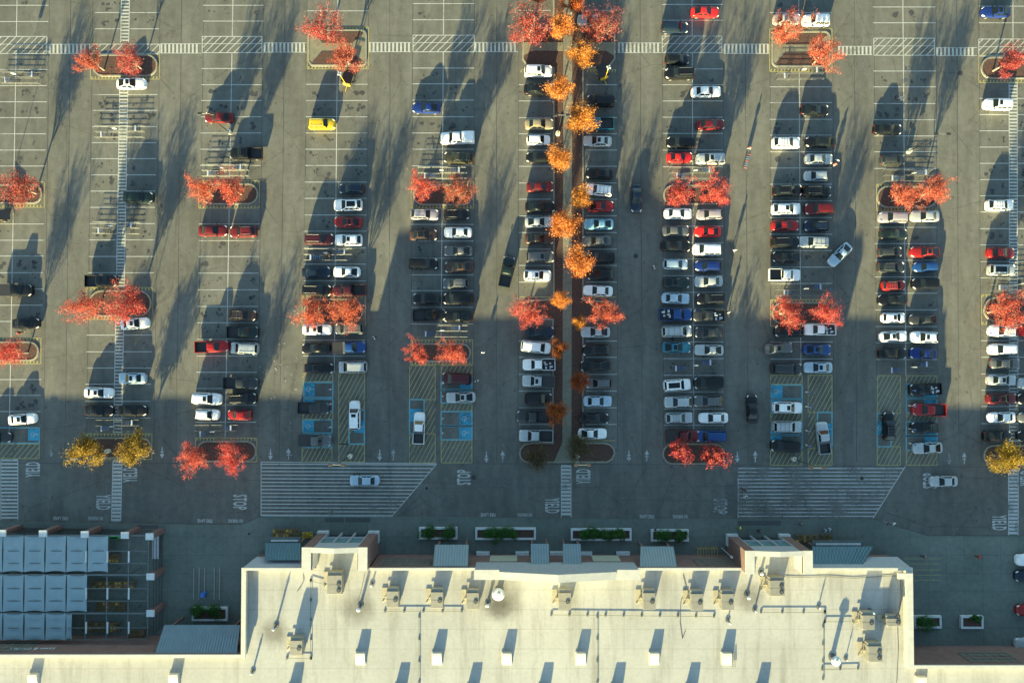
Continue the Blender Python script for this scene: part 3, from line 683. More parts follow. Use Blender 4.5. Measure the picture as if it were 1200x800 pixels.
    if kind == 'pickup': 
        m = MB(); m.box(-L+.1,-w+.1,.70,-.57,w-.1,.712); m.box(-L+.1,-w+.092,.712,-.57,-w+.105,1.16); m.box(-L+.1,w-.105,.712,-.57,w-.092,1.16)
        for q in (-.7,-.35,0,.35,.7): m.box(-L+.12,q-.03,.712,-.6,q+.03,.73)
        parts.append(('bed_liner', m.mesh('bed_liner', M['blackp'])))
    if kind == 'covered pickup':
        m = MB(); m.box(-L+.02,-w+.02,1.165,-.58,w-.02,1.20,bev=.015); parts.append(('bed_cover', m.mesh('bed_cover', M['blackp'])))
    ex = {}
    m = MB(); r0, r1 = rr; m.box(r1-.55,-.38,zr+.01,r1-.02,.38,zr+.052,bev=.02); ex['o'] = ('sunroof', m.mesh('sunroof', M['glass']))
    m = MB(); m.box(r0+.1,-.44,zr+.01,r1-.05,.44,zr+.054,bev=.02); ex['O'] = ('glass_roof', m.mesh('glass_roof', M['glass']))
    m = MB()
    for s in (-1,1): m.tube((r0,s*.56,zr+.06),(r1-.1,s*.56,zr+.06),.022); [m.tube((q,s*.56,zr-.02),(q,s*.56,zr+.06),.02) for q in (r0+.05,r1-.15)]
    ex['r'] = ('roof_rails', m.mesh('roof_rails', M['steel']))
    m = MB()
    for s in (-1,1): m.tube((r0,s*.56,zr+.06),(r1-.1,s*.56,zr+.06),.022); [m.tube((q,s*.56,zr-.02),(q,s*.56,zr+.06),.02) for q in (r0+.05,r1-.15)]
    for q in (r0+.35, (r0+r1)/2, r1-.35): m.tube((q,-.6,zr+.09),(q,.6,zr+.09),.025)
    ex['k'] = ('roof_rack', m.mesh('roof_rack', M['steel']))
    m = MB(); 
    if 'pickup' in kind:
        m.box(-L+.02,-w+.02,1.185,-.74,w-.02,1.25); fcc = cabin(m,-L+.03,-.75,w-.03,1.3,-L+.12,-.80,.82,1.78); ex['c'] = ('bed_canopy', m.mesh('bed_canopy', M['cream'], True))
        m = MB(); m.box(-.98,-w+.03,1.165,-.62,w-.03,1.36,bev=.03); ex['x'] = ('tool_box', m.mesh('tool_box', M['steel']))
        m = MB(); 
        for i in range(7): q = random.uniform(-L+.4,-1.1); e = random.uniform(-.6,.4); m.box(q,e,.735+.001*i,q+random.uniform(.2,.6),e+random.uniform(.2,.5),.8+random.uniform(.05,.3))
        ex['g'] = ('cargo', m.mesh('cargo', M['wsteel']))
    SPEC[kind0] = (body.mesh('body', PAINTS['white'], True, 40), parts, ex)
KINDS = {'s':'sedan','q':'coupe','h':'hatchback','u':'suv','m':'minivan','p':'pickup','v':'covered pickup'}
for k in list(KINDS.values())+['sedan2','suv2']: build_kind(k)
ENG = {'sedan':'sedan','coupe':'coupe','hatchback':'hatchback','suv':'SUV','minivan':'minivan','pickup':'pickup','covered pickup':'pickup'}
CARS = {}
def column(cid, text):
    L = []
    for ln in text.strip().split('\n'):
        for it in ln.split(';'):
            it = it.strip()
            if not it: continue
            a = it.split(); u, v = float(a[0]), float(a[1]); h = a[2]; k = a[3]; col = a[4].replace('_',' '); ft = a[5] if len(a) > 5 else ''
            L.append(dict(u=u, v=v, h=h, k=KINDS[k], c=col, f=ft, col=cid))
    L.sort(key=lambda d: d['v']); CARS[cid] = L
column('right half of first parking row', '18 340 R v black; 29 379 R s black; 25 491 R5 s white o; -5 512 R s dark_grey')
column('left half of second parking row', '118 329 R p black; 115 460 R s white o; 115 481 R s black')
column('right half of second parking row', '153 97.5 R s white o; 162 231 R u dark_green; 157 379 R5 s white o; 154 443 L s pale_blue o; 154 481 R s black')
column('left half of third parking row', '256 137 L s dark_red; 249 270 R s dark_red; 248 406 R p red; 242 467 R u white o; 242 485.5 R h white')
column('right half of third parking row', '288 179.5 L p black; 284.5 271 L u dark_red r; 284 369 R u brown k; 284 389 R p dark_green; 286 408 L m silver r; 282 449 R p dark_grey; 284 467 R u black r; 280 486 L h red')
column('left half of fourth parking row', '377 145 R u yellow r; 374 280 R u maroon r; 370 319 R s navy; 371 340 R u black r; 371 386 R s white o; 370 408 L s black; 373 431.5 R s black; 367 478 R p dark_grey; 369 516 R v grey')
column('right half of fourth parking row', '412 221 L h navy; 407.5 240 L u white O; 407.5 260 L s red O; 408 281 L u white o; 406 318.5 L s white; 409 340 L p maroon; 409 385 L m grey r; 409 407 R v blue x; 413 430 L m silver; 415.5 486.5 U u white o')
column('left half of fifth parking row', '499.5 126 L s deep_blue; 497.5 251 R u mauve r; 496 275 R s brown O; 496 309 R u black; 500 350 L u black; 503 369 R p black; 491 501.5 U p white x')
column('right half of fifth parking row', '536 161.5 L p white c; 537 185 L u olive k; 535 251 R h black r; 536.5 272 L s white; 537 294 L s grey; 538 312.5 L s brown o; 534 332 L h grey r; 537 350 L m black; 537 371 L s black o; 535 443.5 L m maroon; 540 465.5 L s silver o')
column('bays left of the central footpath', '631 83 R u white o; 631 104 R s black; 632 145 R s gold; 631 163.5 R h white; 631 184 L h black; 633 218.5 R s dark_red; 633 242 R s black O; 632 260 R s silver; 632 279.5 R s brown; 633 301 R m grey o; 630 322.5 R u white o; 633 389 R s navy; 628 406.5 R-6 m white; 631.5 427 L p white g; 631 446.5 L v silver o; 631 467 R u black; 625 488 L p dark_grey; 628 510.5 L p silver')
column('bays right of the central footpath', '694 23 L s silver; 704 118 L m black; 700 145 L p teal; 700.5 165 L s silver o; 703 203 L s black; 702 222.5 L-6 u white k; 704 241.5 R s red; 702 262.5 L s light_blue; 699.5 282 L s grey; 704 302 L u black; 704 321.5 L u black; 701 340.5 L s white; 698 389 L s silver; 699 410 L u black; 698 428.5 L s black; 702 449 L h grey r; 700.5 470 R s pale_blue; 696 490 R s black; 694.5 508 R s white')
column('left half of seventh parking row', '791 32 R u navy; 794 69 R h black; 796.5 86 L u black r; 798 167 L u black; 797 184 R q bright_red; 795 250 R s white; 792 270 R s grey; 792 288 R s black; 792 309.5 R h pale_blue; 793 331 R q dark_green O; 792 349.5 R s pale_blue; 792 368.5 R p blue g; 793.5 388 R m silver k; 793 407 R s teal o; 794 451 R4 u white O; 795 471 L u silver; 796 489.5 R u silver k; 800 511 R v dark_red')
column('right half of seventh parking row', '827 13.5 R s bright_red; 828 107 R s white; 833 145.5 R s dark_red; 833 186 L u silver o; 832 251 L h mauve; 830 271 L q bright_red; 829 292 L m white; 830 311.5 L h deep_blue; 831 329.5 L s silver; 833 350 L u black r; 831 369.5 L p dark_grey g; 831 389.5 L s dark_grey; 831.5 410 L s silver; 831 448.5 L m black; 830 470 L u grey r; 836.5 489.5 L s white; 834 511 L m blue')
column('left half of eighth parking row', '923 22 R s silver; 922 167 R u white k; 923.5 223 R u black r; 922 244.5 R u white o; 921 264 R s red; 921 283.5 R u black r; 922 301 L s black; 920 322 R p white; 925 388 L u black; 913 408 R5 s grey o; 922 432 R m dark_grey r; 923.5 477.5 R u white o; 923 500 R u silver k; 921 523 L-4 m black')
column('right half of eighth parking row', '957 23.5 L u white; 955.5 128.5 R s black; 962 166 L s black O; 960.5 186 R s silver; 957 206 L h silver; 958 224 R u black r; 960 244.5 L u dark_red; 957.5 264.5 L h navy r; 954 283.5 L u silver k; 961 386 L p white g; 958.5 409.5 R s blue o; 959.5 430.5 L s pale_blue o; 965 513 U6 p silver x')
column('left half of ninth parking row', '1041 151 R s black; 1047 187 R h dark_grey; 1047 254.5 L u mauve; 1048 274 R s dark_green; 1044 295 R h dark_grey; 1045 313 R u dark_grey r; 1048 334.5 R h red k; 1046.5 351 L s black; 1048 372 R h white o; 1048 394 R s white o; 1047 414 R s black; 1042 499 U u black k')
column('right half of ninth parking row', '1085 253 L s silver; 1085 295 L s red o; 1086 312.5 L h blue; 1085 332 L u black; 1083 374 L s dark_grey; 1084 395 L u white o; 1083 414 L q deep_blue; 1085 456 L p black g; 1089 480 L p red; 1085 501 L s black; 1088 525 L s silver')
column('left half of tenth parking row', '1168 13.5 L s deep_blue O; 1170 122 L u white o; 1173 240 R u white k; 1174 296 R q red; 1175 316 R u silver O; 1176 388 L-5 u white k; 1175.5 409 L u white; 1179 426 R s grey; 1175 445 R s silver o; 1175 467 R s dark_red o; 1175 489 L s white; 1170 511 R s black')
column('right half of tenth parking row', '1213 388 R s bright_red; 1211 449 L s silver; 1211 467 L s black; 1212 489 L s grey; 1211 511 L s black')
column('bays at the right edge beside the store', '1208 656 L u white; 1208 675 L s navy; 1208 715 L q red; 1208 754 L s silver')
column('open lane', '594 318 U-11 p dark_green; 746 232 D s navy; 882 479 U s black; 985 298 D-45 s pale_blue; 427 563 L s pale_blue; 1107 564 L s silver')
LANE = {0:'dark green pickup driving up the lane left of the central bays', 1:'pale blue sedan turning diagonally out of the eighth parking row', 2:'x'}
allc = [c for L in CARS.values() for c in L]
def desc(c): return f"{c['c']} {ENG[c['k']]}"
labels = {}
for cid, L in CARS.items():
    L.sort(key=lambda d: d['v'])
    for i, c in enumerate(L):
        cand = []
        if cid == 'open lane':
            cand = [{318:'dark green pickup driving in the lane left of the central bays', 232:'navy sedan driving in the lane right of the central bays', 479:'black sedan driving alone in the lane left of the eighth parking row', 298:'pale blue sedan standing diagonally in the lane beside the eighth parking row', 563:'pale blue sedan crossing the striped store crossing', 564:'silver sedan driving over the STOP lettering near the store'}[int(c['v'])]]
        else:
            if c['f'] and ft_ok(c) if False else False: pass
            up = L[i-1] if i > 0 and c['v']-L[i-1]['v'] < 26 else None; dn = L[i+1] if i+1 < len(L) and L[i+1]['v']-c['v'] < 26 else None
            if up and dn: cand.append(f"{desc(c)} between {desc(up)} and {desc(dn)}, {cid}")
            elif up: cand.append(f"{desc(c)} directly below the {desc(up)}, {cid}")
            elif dn: cand.append(f"{desc(c)} directly above the {desc(dn)}, {cid}")
            cand.append(f"{desc(c)}, {ORD[i+1]} car from the top, {cid}")
            if not (up or dn): cand.insert(0, f"{desc(c)} with no car on either side, {cid}")
        c['cand'] = cand
cnt = {}
for c in allc: cnt[c['cand'][0]] = cnt.get(c['cand'][0], 0)+1
PROTO = {}
rng = random.Random(3)
def place_car(c):
    vk = c['k']+('2' if c['k'] in ('sedan','suv') and rng.random() < .42 else '')
    body, parts, ex = SPEC[vk]
    hd = c['h']; base = {'R':0,'L':180,'U':90,'D':-90}[hd[0]]+(float(hd[1:]) if len(hd) > 1 else rng.gauss(0,1.1))
    p = P(c['u'], c['v'], .9); p.z = .0
    key = (vk, c['f'])
    cand = c['cand']; lab = cand[0] if cnt[cand[0]] == 1 and len(cand[0].split()) <= 16 else cand[-1]
    name = {'suv':'suv','covered pickup':'pickup_truck','pickup':'pickup_truck'}.get(c['k'], c['k'])
    grp = 'cars parked in the bays' if c['col'] != 'open lane' else 'cars driving in the lanes'
    if key not in PROTO:
        r = thing(name+'_car' if name not in ('pickup_truck','minivan') else name, p, R(base))
        b = link('body', body, r); b.material_slots[0].link = 'OBJECT'
        for q in parts: link(q[0], q[1], b if False else r, q[2] if len(q) > 2 else None)
        for ch in c['f']:
            if ch in ex: link(ex[ch][0], ex[ch][1], r)
        PROTO[key] = r
    else: r = dup(PROTO[key], p, R(base))
    s = rng.uniform(.94,1.045)*{'sedan':1.0,'suv':1.0,'pickup':.96,'covered pickup':.96,'minivan':.97}.get(c['k'],1)
    r.scale = (s, rng.uniform(.96,1.03), s)
    for ch in r.children:
        if ch.name.split('.')[0] == 'body': ch.material_slots[0].link = 'OBJECT'; ch.material_slots[0].material = PAINTS[c['c']]
        if ch.name.split('.')[0] == 'bed_canopy': ch.material_slots[0].link = 'OBJECT'; ch.material_slots[0].material = PAINTS[c['c']]
    tag(r, lab, 'pickup truck' if 'pickup' in c['k'] else ('van' if c['k'] == 'minivan' else 'car'), grp)
    return r
for c in allc: place_car(c)

# ------------------------------------------------------------------ trees
def tree_parts(seed, crown_r, height, nleaf, spiky=1.0, lsize=.2, trunk_h=1.7, twig=1, spread=.42, clump=.34):
    """a trunk forking into rising limbs; leaves sit in clumps along the outer twigs"""
    rg = random.Random(seed); wood = MB(); lv = MB()
    tips = []
    def branch(a, d, ln, r, lev):
        d = d.normalized(); pts = [a]; p = a.copy(); k = 4
        for i in range(k):
            d = (d+Vector((rg.gauss(0,.12), rg.gauss(0,.12), .07+rg.gauss(0,.08)))).normalized()
            q = p+d*(ln/k); wood.tube(p, q, r*(1-.2*i), r*(1-.2*(i+1)), 5 if lev < 2 else 3, cap=False); p = q; pts.append(p.copy())
            if lev >= 1 and i >= 1: tips.append((p.copy(), d.copy(), lev))
            if lev < 2 and i >= (1 if lev else 0):
                for _ in range(2 if lev == 0 else 2):
                    sd = Vector((rg.uniform(-1,1), rg.uniform(-1,1), rg.uniform(-.1,.5))).normalized()
                    branch(p, (d*.9+sd*.8), ln*rg.uniform(.42,.62), r*.45, lev+1)
        tips.append((p.copy(), d.copy(), lev))
    top = Vector((rg.uniform(-.1,.1), rg.uniform(-.1,.1), trunk_h)); wood.tube((0,0,0), top, .16, .12, 8)
    m = 6+rg.randint(0,2)
    for i in range(m):
        an = 6.283*(i+rg.uniform(-.3,.3))/m; el = rg.uniform(.55,1.5)
        d = Vector((math.cos(an), math.sin(an), el)); reach = math.hypot(crown_r, height-trunk_h)*.60*rg.uniform(.75,1.12)
        branch(top+Vector((0,0,rg.uniform(-.3,.2))), d, reach, .075, 0)
    branch(top, Vector((0,0,1)), (height-trunk_h)*.66, .09, 0)
    tips = [t for t in tips if t[0].z > trunk_h*.9]
    # scale the skeleton so that the crown has its measured radius
    mr = sorted(math.hypot(t[0].x,t[0].y) for t in tips)[int(len(tips)*.96)]; mz = max(t[0].z for t in tips)
    kx = crown_r*.93/mr; kz = (height-trunk_h-.2)/(mz-trunk_h)
    def sc(p): return Vector((p[0]*kx, p[1]*kx, p[2] if p[2] < trunk_h else trunk_h+(p[2]-trunk_h)*kz))
    wood.v = [tuple(sc(v)) if v[2] > trunk_h+.01 else v for v in wood.v]
    cl = []
    for t in tips:
        if rg.random() < .88: cl.append((sc(t[0]), Vector((t[1].x*kx,t[1].y*kx,t[1].z*kz)).normalized(), rg.uniform(.6,1.4)))
    tot = sum(c[2] for c in cl)
    for c, d, wgt in cl:
        for _ in range(max(2, int(nleaf*wgt/tot))):
            off = Vector((rg.gauss(0,1), rg.gauss(0,1), rg.gauss(0,.8)))*clump+d*rg.uniform(-.4,.65)*spiky*clump*2
            p = c+off; s = lsize*rg.uniform(.6,1.3)
            nrm = Vector((rg.gauss(0,1), rg.gauss(0,1), rg.gauss(.5,.8))).normalized(); t1 = nrm.orthogonal().normalized()
            t1 = (Matrix.Rotation(rg.uniform(0,6.28), 3, nrm) @ t1); t2 = nrm.cross(t1)
            lv.add([p-t1*s, p-t2*s*.45, p+t1*s, p+t2*s*.45], [(0,1,2,3)])
    return wood, lv
TV = {}
def tree_variant(kind, i):
    if (kind, i) in TV: return TV[(kind, i)]
    sd = hash((len(kind), kind[0], i)) if False else sum(map(ord, kind))*7+i*31
    if kind in ('red','crimson'): w, l = tree_parts(sd, 2.9, 6.6, 5800, 2.5, .10, clump=.19)
    elif kind == 'sparse': w, l = tree_parts(sd, 2.4, 6.0, 1500, 2.6, .13, clump=.16)
    elif kind in ('orange','turning'): w, l = tree_parts(sd, 2.3, 6.0, 6500, .8, .115, clump=.30)
    elif kind == 'yellow': w, l = tree_parts(sd, 2.7, 6.0, 6500, .7, .13, clump=.33)
    elif kind == 'brown': w, l = tree_parts(sd, 2.3, 4.5, 1500, .8, .12, clump=.35, trunk_h=1.0)
    mt = {'red':'lred','crimson':'lred2','sparse':'lred','orange':'lorange','turning':'lmix','yellow':'lyellow','brown':'lolive'}[kind]
    TV[(kind, i)] = (w.mesh('trunk', M['paleb' if kind in ('red','crimson','sparse') else 'bark'], True), l.mesh('crown', M[mt])); return TV[(kind, i)]
REFR = {'red':2.9,'crimson':2.9,'sparse':2.4,'orange':2.3,'turning':2.3,'yellow':2.7,'brown':2.3}
REFH = {'red':6.6,'crimson':6.6,'sparse':6,'orange':6,'turning':6,'yellow':6,'brown':4.5}
trng = random.Random(5); tcount = 0
def tree(u, v, rpx, kind, lab, hk=1.0):
    global tcount
    tcount += 1; i = trng.randint(0, 3) if kind in ('red','crimson') else trng.randint(0,2)
    wm, lm = tree_variant(kind, i); hh = REFH[kind]*hk
    s = rpx*(1.1 if kind in ('red','crimson') else 1.04)*(H-hh*.7)/F/REFR[kind]
    zc = hh*.68; p = P(u, v, zc); p.z = .09
    nm = {'red':'maple_tree','crimson':'maple_tree','sparse':'maple_tree','orange':'orange_maple_tree','turning':'orange_maple_tree','yellow':'yellow_tree','brown':'ornamental_tree'}[kind]
    t = thing(nm, p, trng.uniform(0,6.28), label=lab, category='tree', group={'red':'red maples on the islands','crimson':'red maples on the islands','sparse':'red maples on the islands','orange':'orange trees along the footpath','turning':'orange trees along the footpath','yellow':'yellow trees','brown':'bare brown trees'}[kind])
    t.scale = (s, s, hk)
    link('trunk', wm, t); link('crown', lm, t)
TREES = [
(103,69,17,'crimson','red maple, left one of two on the top island of the second row'),(150,69,17,'crimson','red maple, right one of two on the top island of the second row'),
(20,219,20,'crimson','red maple on the upper island of the first parking row'),(10,413,18,'red','red maple on the lower island of the first parking row'),
(98,359,20,'red','bright red maple, left one on the middle island of the second row'),(146,357,23,'red','bright red maple, right one on the middle island of the second row'),
(236,222,18,'red','red maple, left one on the upper island of the third row'),(270,220,19,'red','red maple, right one on the upper island of the third row'),
(225,537,18,'red','scarlet maple, left one on the bottom island of the third row'),(269,536,18,'red','scarlet maple, right one on the bottom island of the third row'),
(378,31,22,'crimson','red maple, upper one on the top paved island of the fourth row'),(403,64,20,'crimson','red maple, lower one on the top paved island of the fourth row'),
(366,366,20,'red','red maple, left one on the middle island of the fourth row'),(405,363,21,'red','red maple, right one on the middle island of the fourth row'),
(494,218,17,'red','red maple, left one on the upper island of the fifth row'),(536,222,18,'crimson','red maple, right one on the upper island of the fifth row'),
(489,413,15,'red','scarlet maple, left one on the lower island of the fifth row'),(530,413,17,'red','scarlet maple, right one on the lower island of the fifth row'),
(622,29,26,'crimson','big red maple left of the footpath on the top median bulge'),(703,28,23,'crimson','big red maple right of the footpath on the top median bulge'),
(617,367,19,'red','red maple left of the footpath on the middle median bulge'),(710,366,20,'red','red maple right of the footpath on the middle median bulge'),
(797,226,18,'red','pinkish red maple, left one on the upper island of the seventh row'),(840,222,20,'red','pinkish red maple, right one on the upper island of the seventh row'),
(797,527,15,'sparse','nearly bare red maple, left one on the bottom island of the seventh row'),(836,534,17,'sparse','thin red maple, right one on the bottom island of the seventh row'),
(924,33,21,'red','red maple, upper one on the top paved island of the eighth row'),(966,62,20,'red','red maple, lower one on the top paved island of the eighth row'),
(925,366,19,'red','red maple, left one on the middle island of the eighth row'),(970,365,18,'red','red maple, right one on the middle island of the eighth row'),
(1062,229,19,'red','red maple, left one on the island of the ninth row'),(1098,222,18,'red','red maple, right one on the island of the ninth row'),
(1186,70,18,'crimson','red maple on the top island of the tenth row'),(1180,364,24,'red','large red maple on the middle island of the tenth row'),
(98,527,20,'yellow','yellow tree, left one on the bottom island of the second row'),(155,526,19,'yellow','round golden tree, right one on the bottom island of the second row'),(1184,537,20,'yellow','yellow tree on the bottom island of the tenth row'),
(677,524,16,'brown','thin brown tree right of the footpath at the bottom of the median'),(630,537,15,'brown','thin brown tree left of the footpath at the bottom of the median')]
for t in TREES: tree(*t)
OR = [(632,-8,14,'turning'),(672,2,13,'turning'),(659,30,15,'orange'),(681,62,16,'orange'),(657,104,15,'orange'),(681,138,18,'orange'),(656,186,14,'orange'),(680,231,13,'orange'),(659,262,18,'orange'),(678,307,17,'orange'),(656,350,11,'orange'),(679,378,8,'orange'),(655,409,11,'turning'),(678,447,12,'turning'),(652,483,14,'turning')]
for i, (u, v, r, k) in enumerate(OR):
    tree(u, v, r, k, f"{'orange' if k=='orange' else 'rusty orange'} tree, {ORD[i+1]} from the top along the central footpath", {0:.9}.get(i, 1.0 if r > 12 else .75))
# ------------------------------------------------------------------ cart corrals and carts
def cart_mesh():
    m = MB()
    for z, x0, x1, w in ((1.0,-.42,.42,.29),(.62,-.40,.34,.24)):
        a = [(x0,-w,z),(x1,-w*.8,z),(x1,w*.8,z),(x0,w,z)]
        for i in range(4): m.tube(a[i], a[(i+1)%4], .014, n=4)
    for k in range(7):
        x = -.38+k*.12; m.tube((x,-.23,.62),(x,.23,.62),.008,n=3)
    for k in range(6):
        x = -.40+k*.15
        for s in (-1,1): m.tube((x,s*.24,.62),(x,s*.275,1.0),.008,n=3)
    for k in range(4): y = -.2+k*.133; m.tube((.34,y,.62),(.42,y,1.0),.008,n=3)
    for s in (-1,1): m.tube((-.40,s*.24,.62),(-.45,s*.24,.18),.016,n=4); m.tube((-.45,s*.24,.18),(.42,s*.16,.18),.016,n=4)
    return m
cm = cart_mesh(); CBASK = cm.mesh('basket', M['steel'])
hm = MB(); hm.tube((-.48,-.27,1.05),(-.48,.27,1.05),.03,n=6); CH = hm.mesh('handle', M['bluepl'])
hm2 = MB(); hm2.tube((-.48,-.27,1.05),(-.48,.27,1.05),.03,n=6); CHR = hm2.mesh('handle', M['redpl'])
wm_ = MB()
for x in (-.42,.40):
    for s in (-1,1): wm_.tube((x,s*.2-.02,.07),(x,s*.2+.02,.07),.07,n=8)
CW = wm_.mesh('castors', M['tyre'])
cart0 = None
def cart(loc, rz, lab, grp, red=False):
    global cart0
    t = thing('shopping_cart', loc, rz, label=lab, category='shopping cart', group=grp)
    link('basket', CBASK, t); link('handle', CHR if red else CH, t); link('castors', CW, t)
    return t
CORR = [(27,93,44,'near the top of the first row',6),(143,156,57,'in the upper part of the second row',3),(139,268,54,'in the middle of the second row',5),(141,498,50,'at the bottom of the second row',8),
 (266,201,54,'above the upper island of the third row',9),(256,504,50,'above the bottom island of the third row',7),(386,299,56,'between cars in the middle of the fourth row',10),(519,204,57,'above the upper island of the fifth row',10),(520,388,56,'above the lower island of the fifth row',9),
 (811,204,54,'above the upper island of the seventh row',9),(811,428,57,'between cars low in the seventh row',10),(936,88,54,'below the top island of the eighth row',2),(938,340,60,'above the middle island of the eighth row',7),(1062,207,56,'above the upper island of the ninth row',9),(1062,430,58,'low in the ninth row',8),(1188,334,60,'above the middle island of the tenth row',9)]
crg = random.Random(11)
for (u, v, wpx, where, nc) in CORR:
    p = P(u, v); L = wpx/7/2
    t = thing('cart_corral', p, crg.uniform(-.01,.01), label=f'galvanised cart corral {where}', category='cart corral', group='cart corrals')
    for y in (-.95, 0, .95):
        m = MB()
        for z in (.45,.95): m.tube((-L,y,z),(L,y,z),.024,n=6)
        for k in range(5): x = -L+2*L*k/4; m.tube((x,y,0),(x,y,.95),.03,n=6)
        m.obj('rail', M['steel'], t, True)
    m = MB(); m.box(-L*.72-.12,-.93,.98,-L*.72+.12,-.05,1.03); m.box(L*.68-.12,.05,.98,L*.68+.12,.93,1.03); m.obj('cross_plate', M['wsteel'], t)
    m = MB(); m.tube((0,.02,.9),(0,.02,2.3),.03,n=6); m.obj('sign_post', M['steel'], t)
    m = MB(); m.box(-.3,-.01,1.95,.3,.05,2.5); m.box(-.33,-.06,2.5,.33,.1,2.53); m.obj('sign_panel', M['wsteel'], t)
    for k in range(nc):
        lane = k % 2; q = k//2; x = (-L*.55+q*.34 if lane else L*.6-q*.34)
        cart(Vector((p.x+x, p.y+(-.47 if lane else .47)+crg.uniform(-.04,.04), 0)), (0 if lane else math.pi)+crg.gauss(0,.04), f'shopping cart nested in the corral {where}', f'carts in the corral {where}')
for i in range(7): p = P(876-.65*i, 180+2.6*i); cart(p, R(77), 'shopping cart in the long nested line being pushed up the lane', 'carts in the pushed line', i % 3 == 0)
for (u, v, a, lab) in ((1055,117,20,'lone shopping cart left in a top bay of the ninth row'),(813.5,440,40,'lone shopping cart beside a black minivan low in the seventh row'),(973,339,10,'lone shopping cart at the open end of the eighth row corral'),
        (776,342,30,'lone shopping cart behind the dark green coupe'),(1200,604,0,'x')):
    if lab != 'x': cart(P(u, v), R(a), lab, 'carts left in the bays')
# ------------------------------------------------------------------ lamp posts
LAMPS = [(270,156,'third row, upper part'),(653.5,157.5,'median strip beside the footpath'),(1064,178,'ninth row, upper part'),(411,534,'bottom hatched corner of the fourth row'),(929,537,'bottom hatched corner of the eighth row'),(676,534,'bottom end of the central median'),(128,528,'bottom island of the second row')]
def lamp_post(u, v, where):
    p = P(u, v); t = thing('lamp_post', p, label=f'lamp post with twin heads on round base, {where}', category='lamp post', group='car park lamp posts')
    m = MB(); m.tube((0,0,0),(0,0,.75),.38,n=16); m.obj('base', M['cream'], t, True)
    m = MB(); m.tube((0,0,.75),(0,0,9.2),.07,.045,n=8); m.obj('pole', M['blackp'], t, True)
    m = MB(); m.tube((-.75,0,9.2),(.75,0,9.2),.04); m.obj('arm', M['frame'], t)
    for s in (-1,1):
        m = MB(); m.box(s*.95-.32,-.22,9.12,s*.95+.32,.22,9.26,bev=.03); m.obj('lamp_head', M['blackp'], t)
for q in LAMPS: lamp_post(*q)
def path_lamp(u, v, lab):
    p = P(u, v); t = thing('path_lamp', p+Vector((0,0,.12)), label=lab, category='lamp post', group='short lamps on the pavement')
    m = MB(); m.tube((0,0,0),(0,0,3.3),.045); m.obj('pole', M['steel'], t)
    m = MB(); m.tube((0,0,3.3),(0,0,3.55),.22,.1,n=10); m.obj('lamp_head', M['blackp'], t)
for q in ((532,612.5,'short lamp by the leftmost front planter'),(763,614.5,'short lamp by the rightmost front planter'),(301,619,'short lamp on the pavement left of the left tower'),): path_lamp(*q)
# accessible-bay sign posts
for i, (u, v, w_) in enumerate(((388,456,'fourth'),(388,473,'fourth'),(388,500,'fourth'),(388,517,'fourth'),(519,449,'fifth'),(519,464,'fifth'),(519,490,'fifth'),(519,507,'fifth'),(944,459,'eighth'),(944,476,'eighth'),(944,504,'eighth'),(944,521,'eighth'),(1065,457,'ninth'),(1065,475,'ninth'),(1065,502,'ninth'),(1065,519,'ninth'))):
    nn = ['topmost','second','third','lowest'][i%4]
    t = thing('sign_post', P(u, v), label=f'accessible parking sign post, {nn} of four in the {w_} row', category='sign', group='accessible parking signs')
    m = MB(); m.tube((0,0,0),(0,0,.5),.13,n=8); m.tube((0,0,.5),(0,0,2.1),.03,n=6); m.obj('post', M['cream'], t)
    m = MB(); m.box(-.02,-.15,1.5,.02,.15,2.1); m.obj('sign_panel', M['bluepl'], t)
# solar security trailers
def trailer(u, v, rz, lab):
    t = thing('solar_trailer', P(u, v), rz, label=lab, category='trailer', group='solar camera trailers')
    m = MB(); m.box(-.6,-.9,.4,.6,.6,1.15,bev=.06); m.box(-.05,.6,.45,.05,1.6,.55); m.obj('body', M['yel'], t)
    m = MB(); m.box(-.85,-1.5,1.45,.85,.75,1.51, mat=Matrix.Rotation(R(9),4,'X')); m.obj('solar_panel', M['panel'], t)
    for sx in (-1,1):
        for sy in (-1,1):
            m = MB(); m.tube((sx*.5,sy*.6,.45),(sx*1.1,sy*1.0,.3),.03); m.tube((sx*1.1,sy*1.0,0),(sx*1.1,sy*1.0,.4),.035); m.obj('outrigger', M['frame'], t)
    for sx in (-1,1):
        o = link('wheel', WHEEL, t, (sx*.78,-.1,.33), R(90))
    m = MB(); m.tube((0,.65,.5),(0,.65,5.4),.06,.04,n=8); m.obj('mast', M['yel'], t)
    m = MB()
    for k in range(4): a = R(45+90*k); m.box(-.10,-.10,5.4,.36,.10,5.58, mat=Matrix.Translation((0,.65,0)) @ Matrix.Rotation(a,4,'Z'))
    m.obj('camera_head', M['wsteel'], t)
trailer(408.5,98,R(165),'yellow solar camera trailer below the top island of the fourth row')
trailer(706.5,91,R(200),'yellow solar camera trailer right of the footpath, above a black minivan')
trailer(6,254,R(95),'yellow solar camera trailer at the left edge below the island')

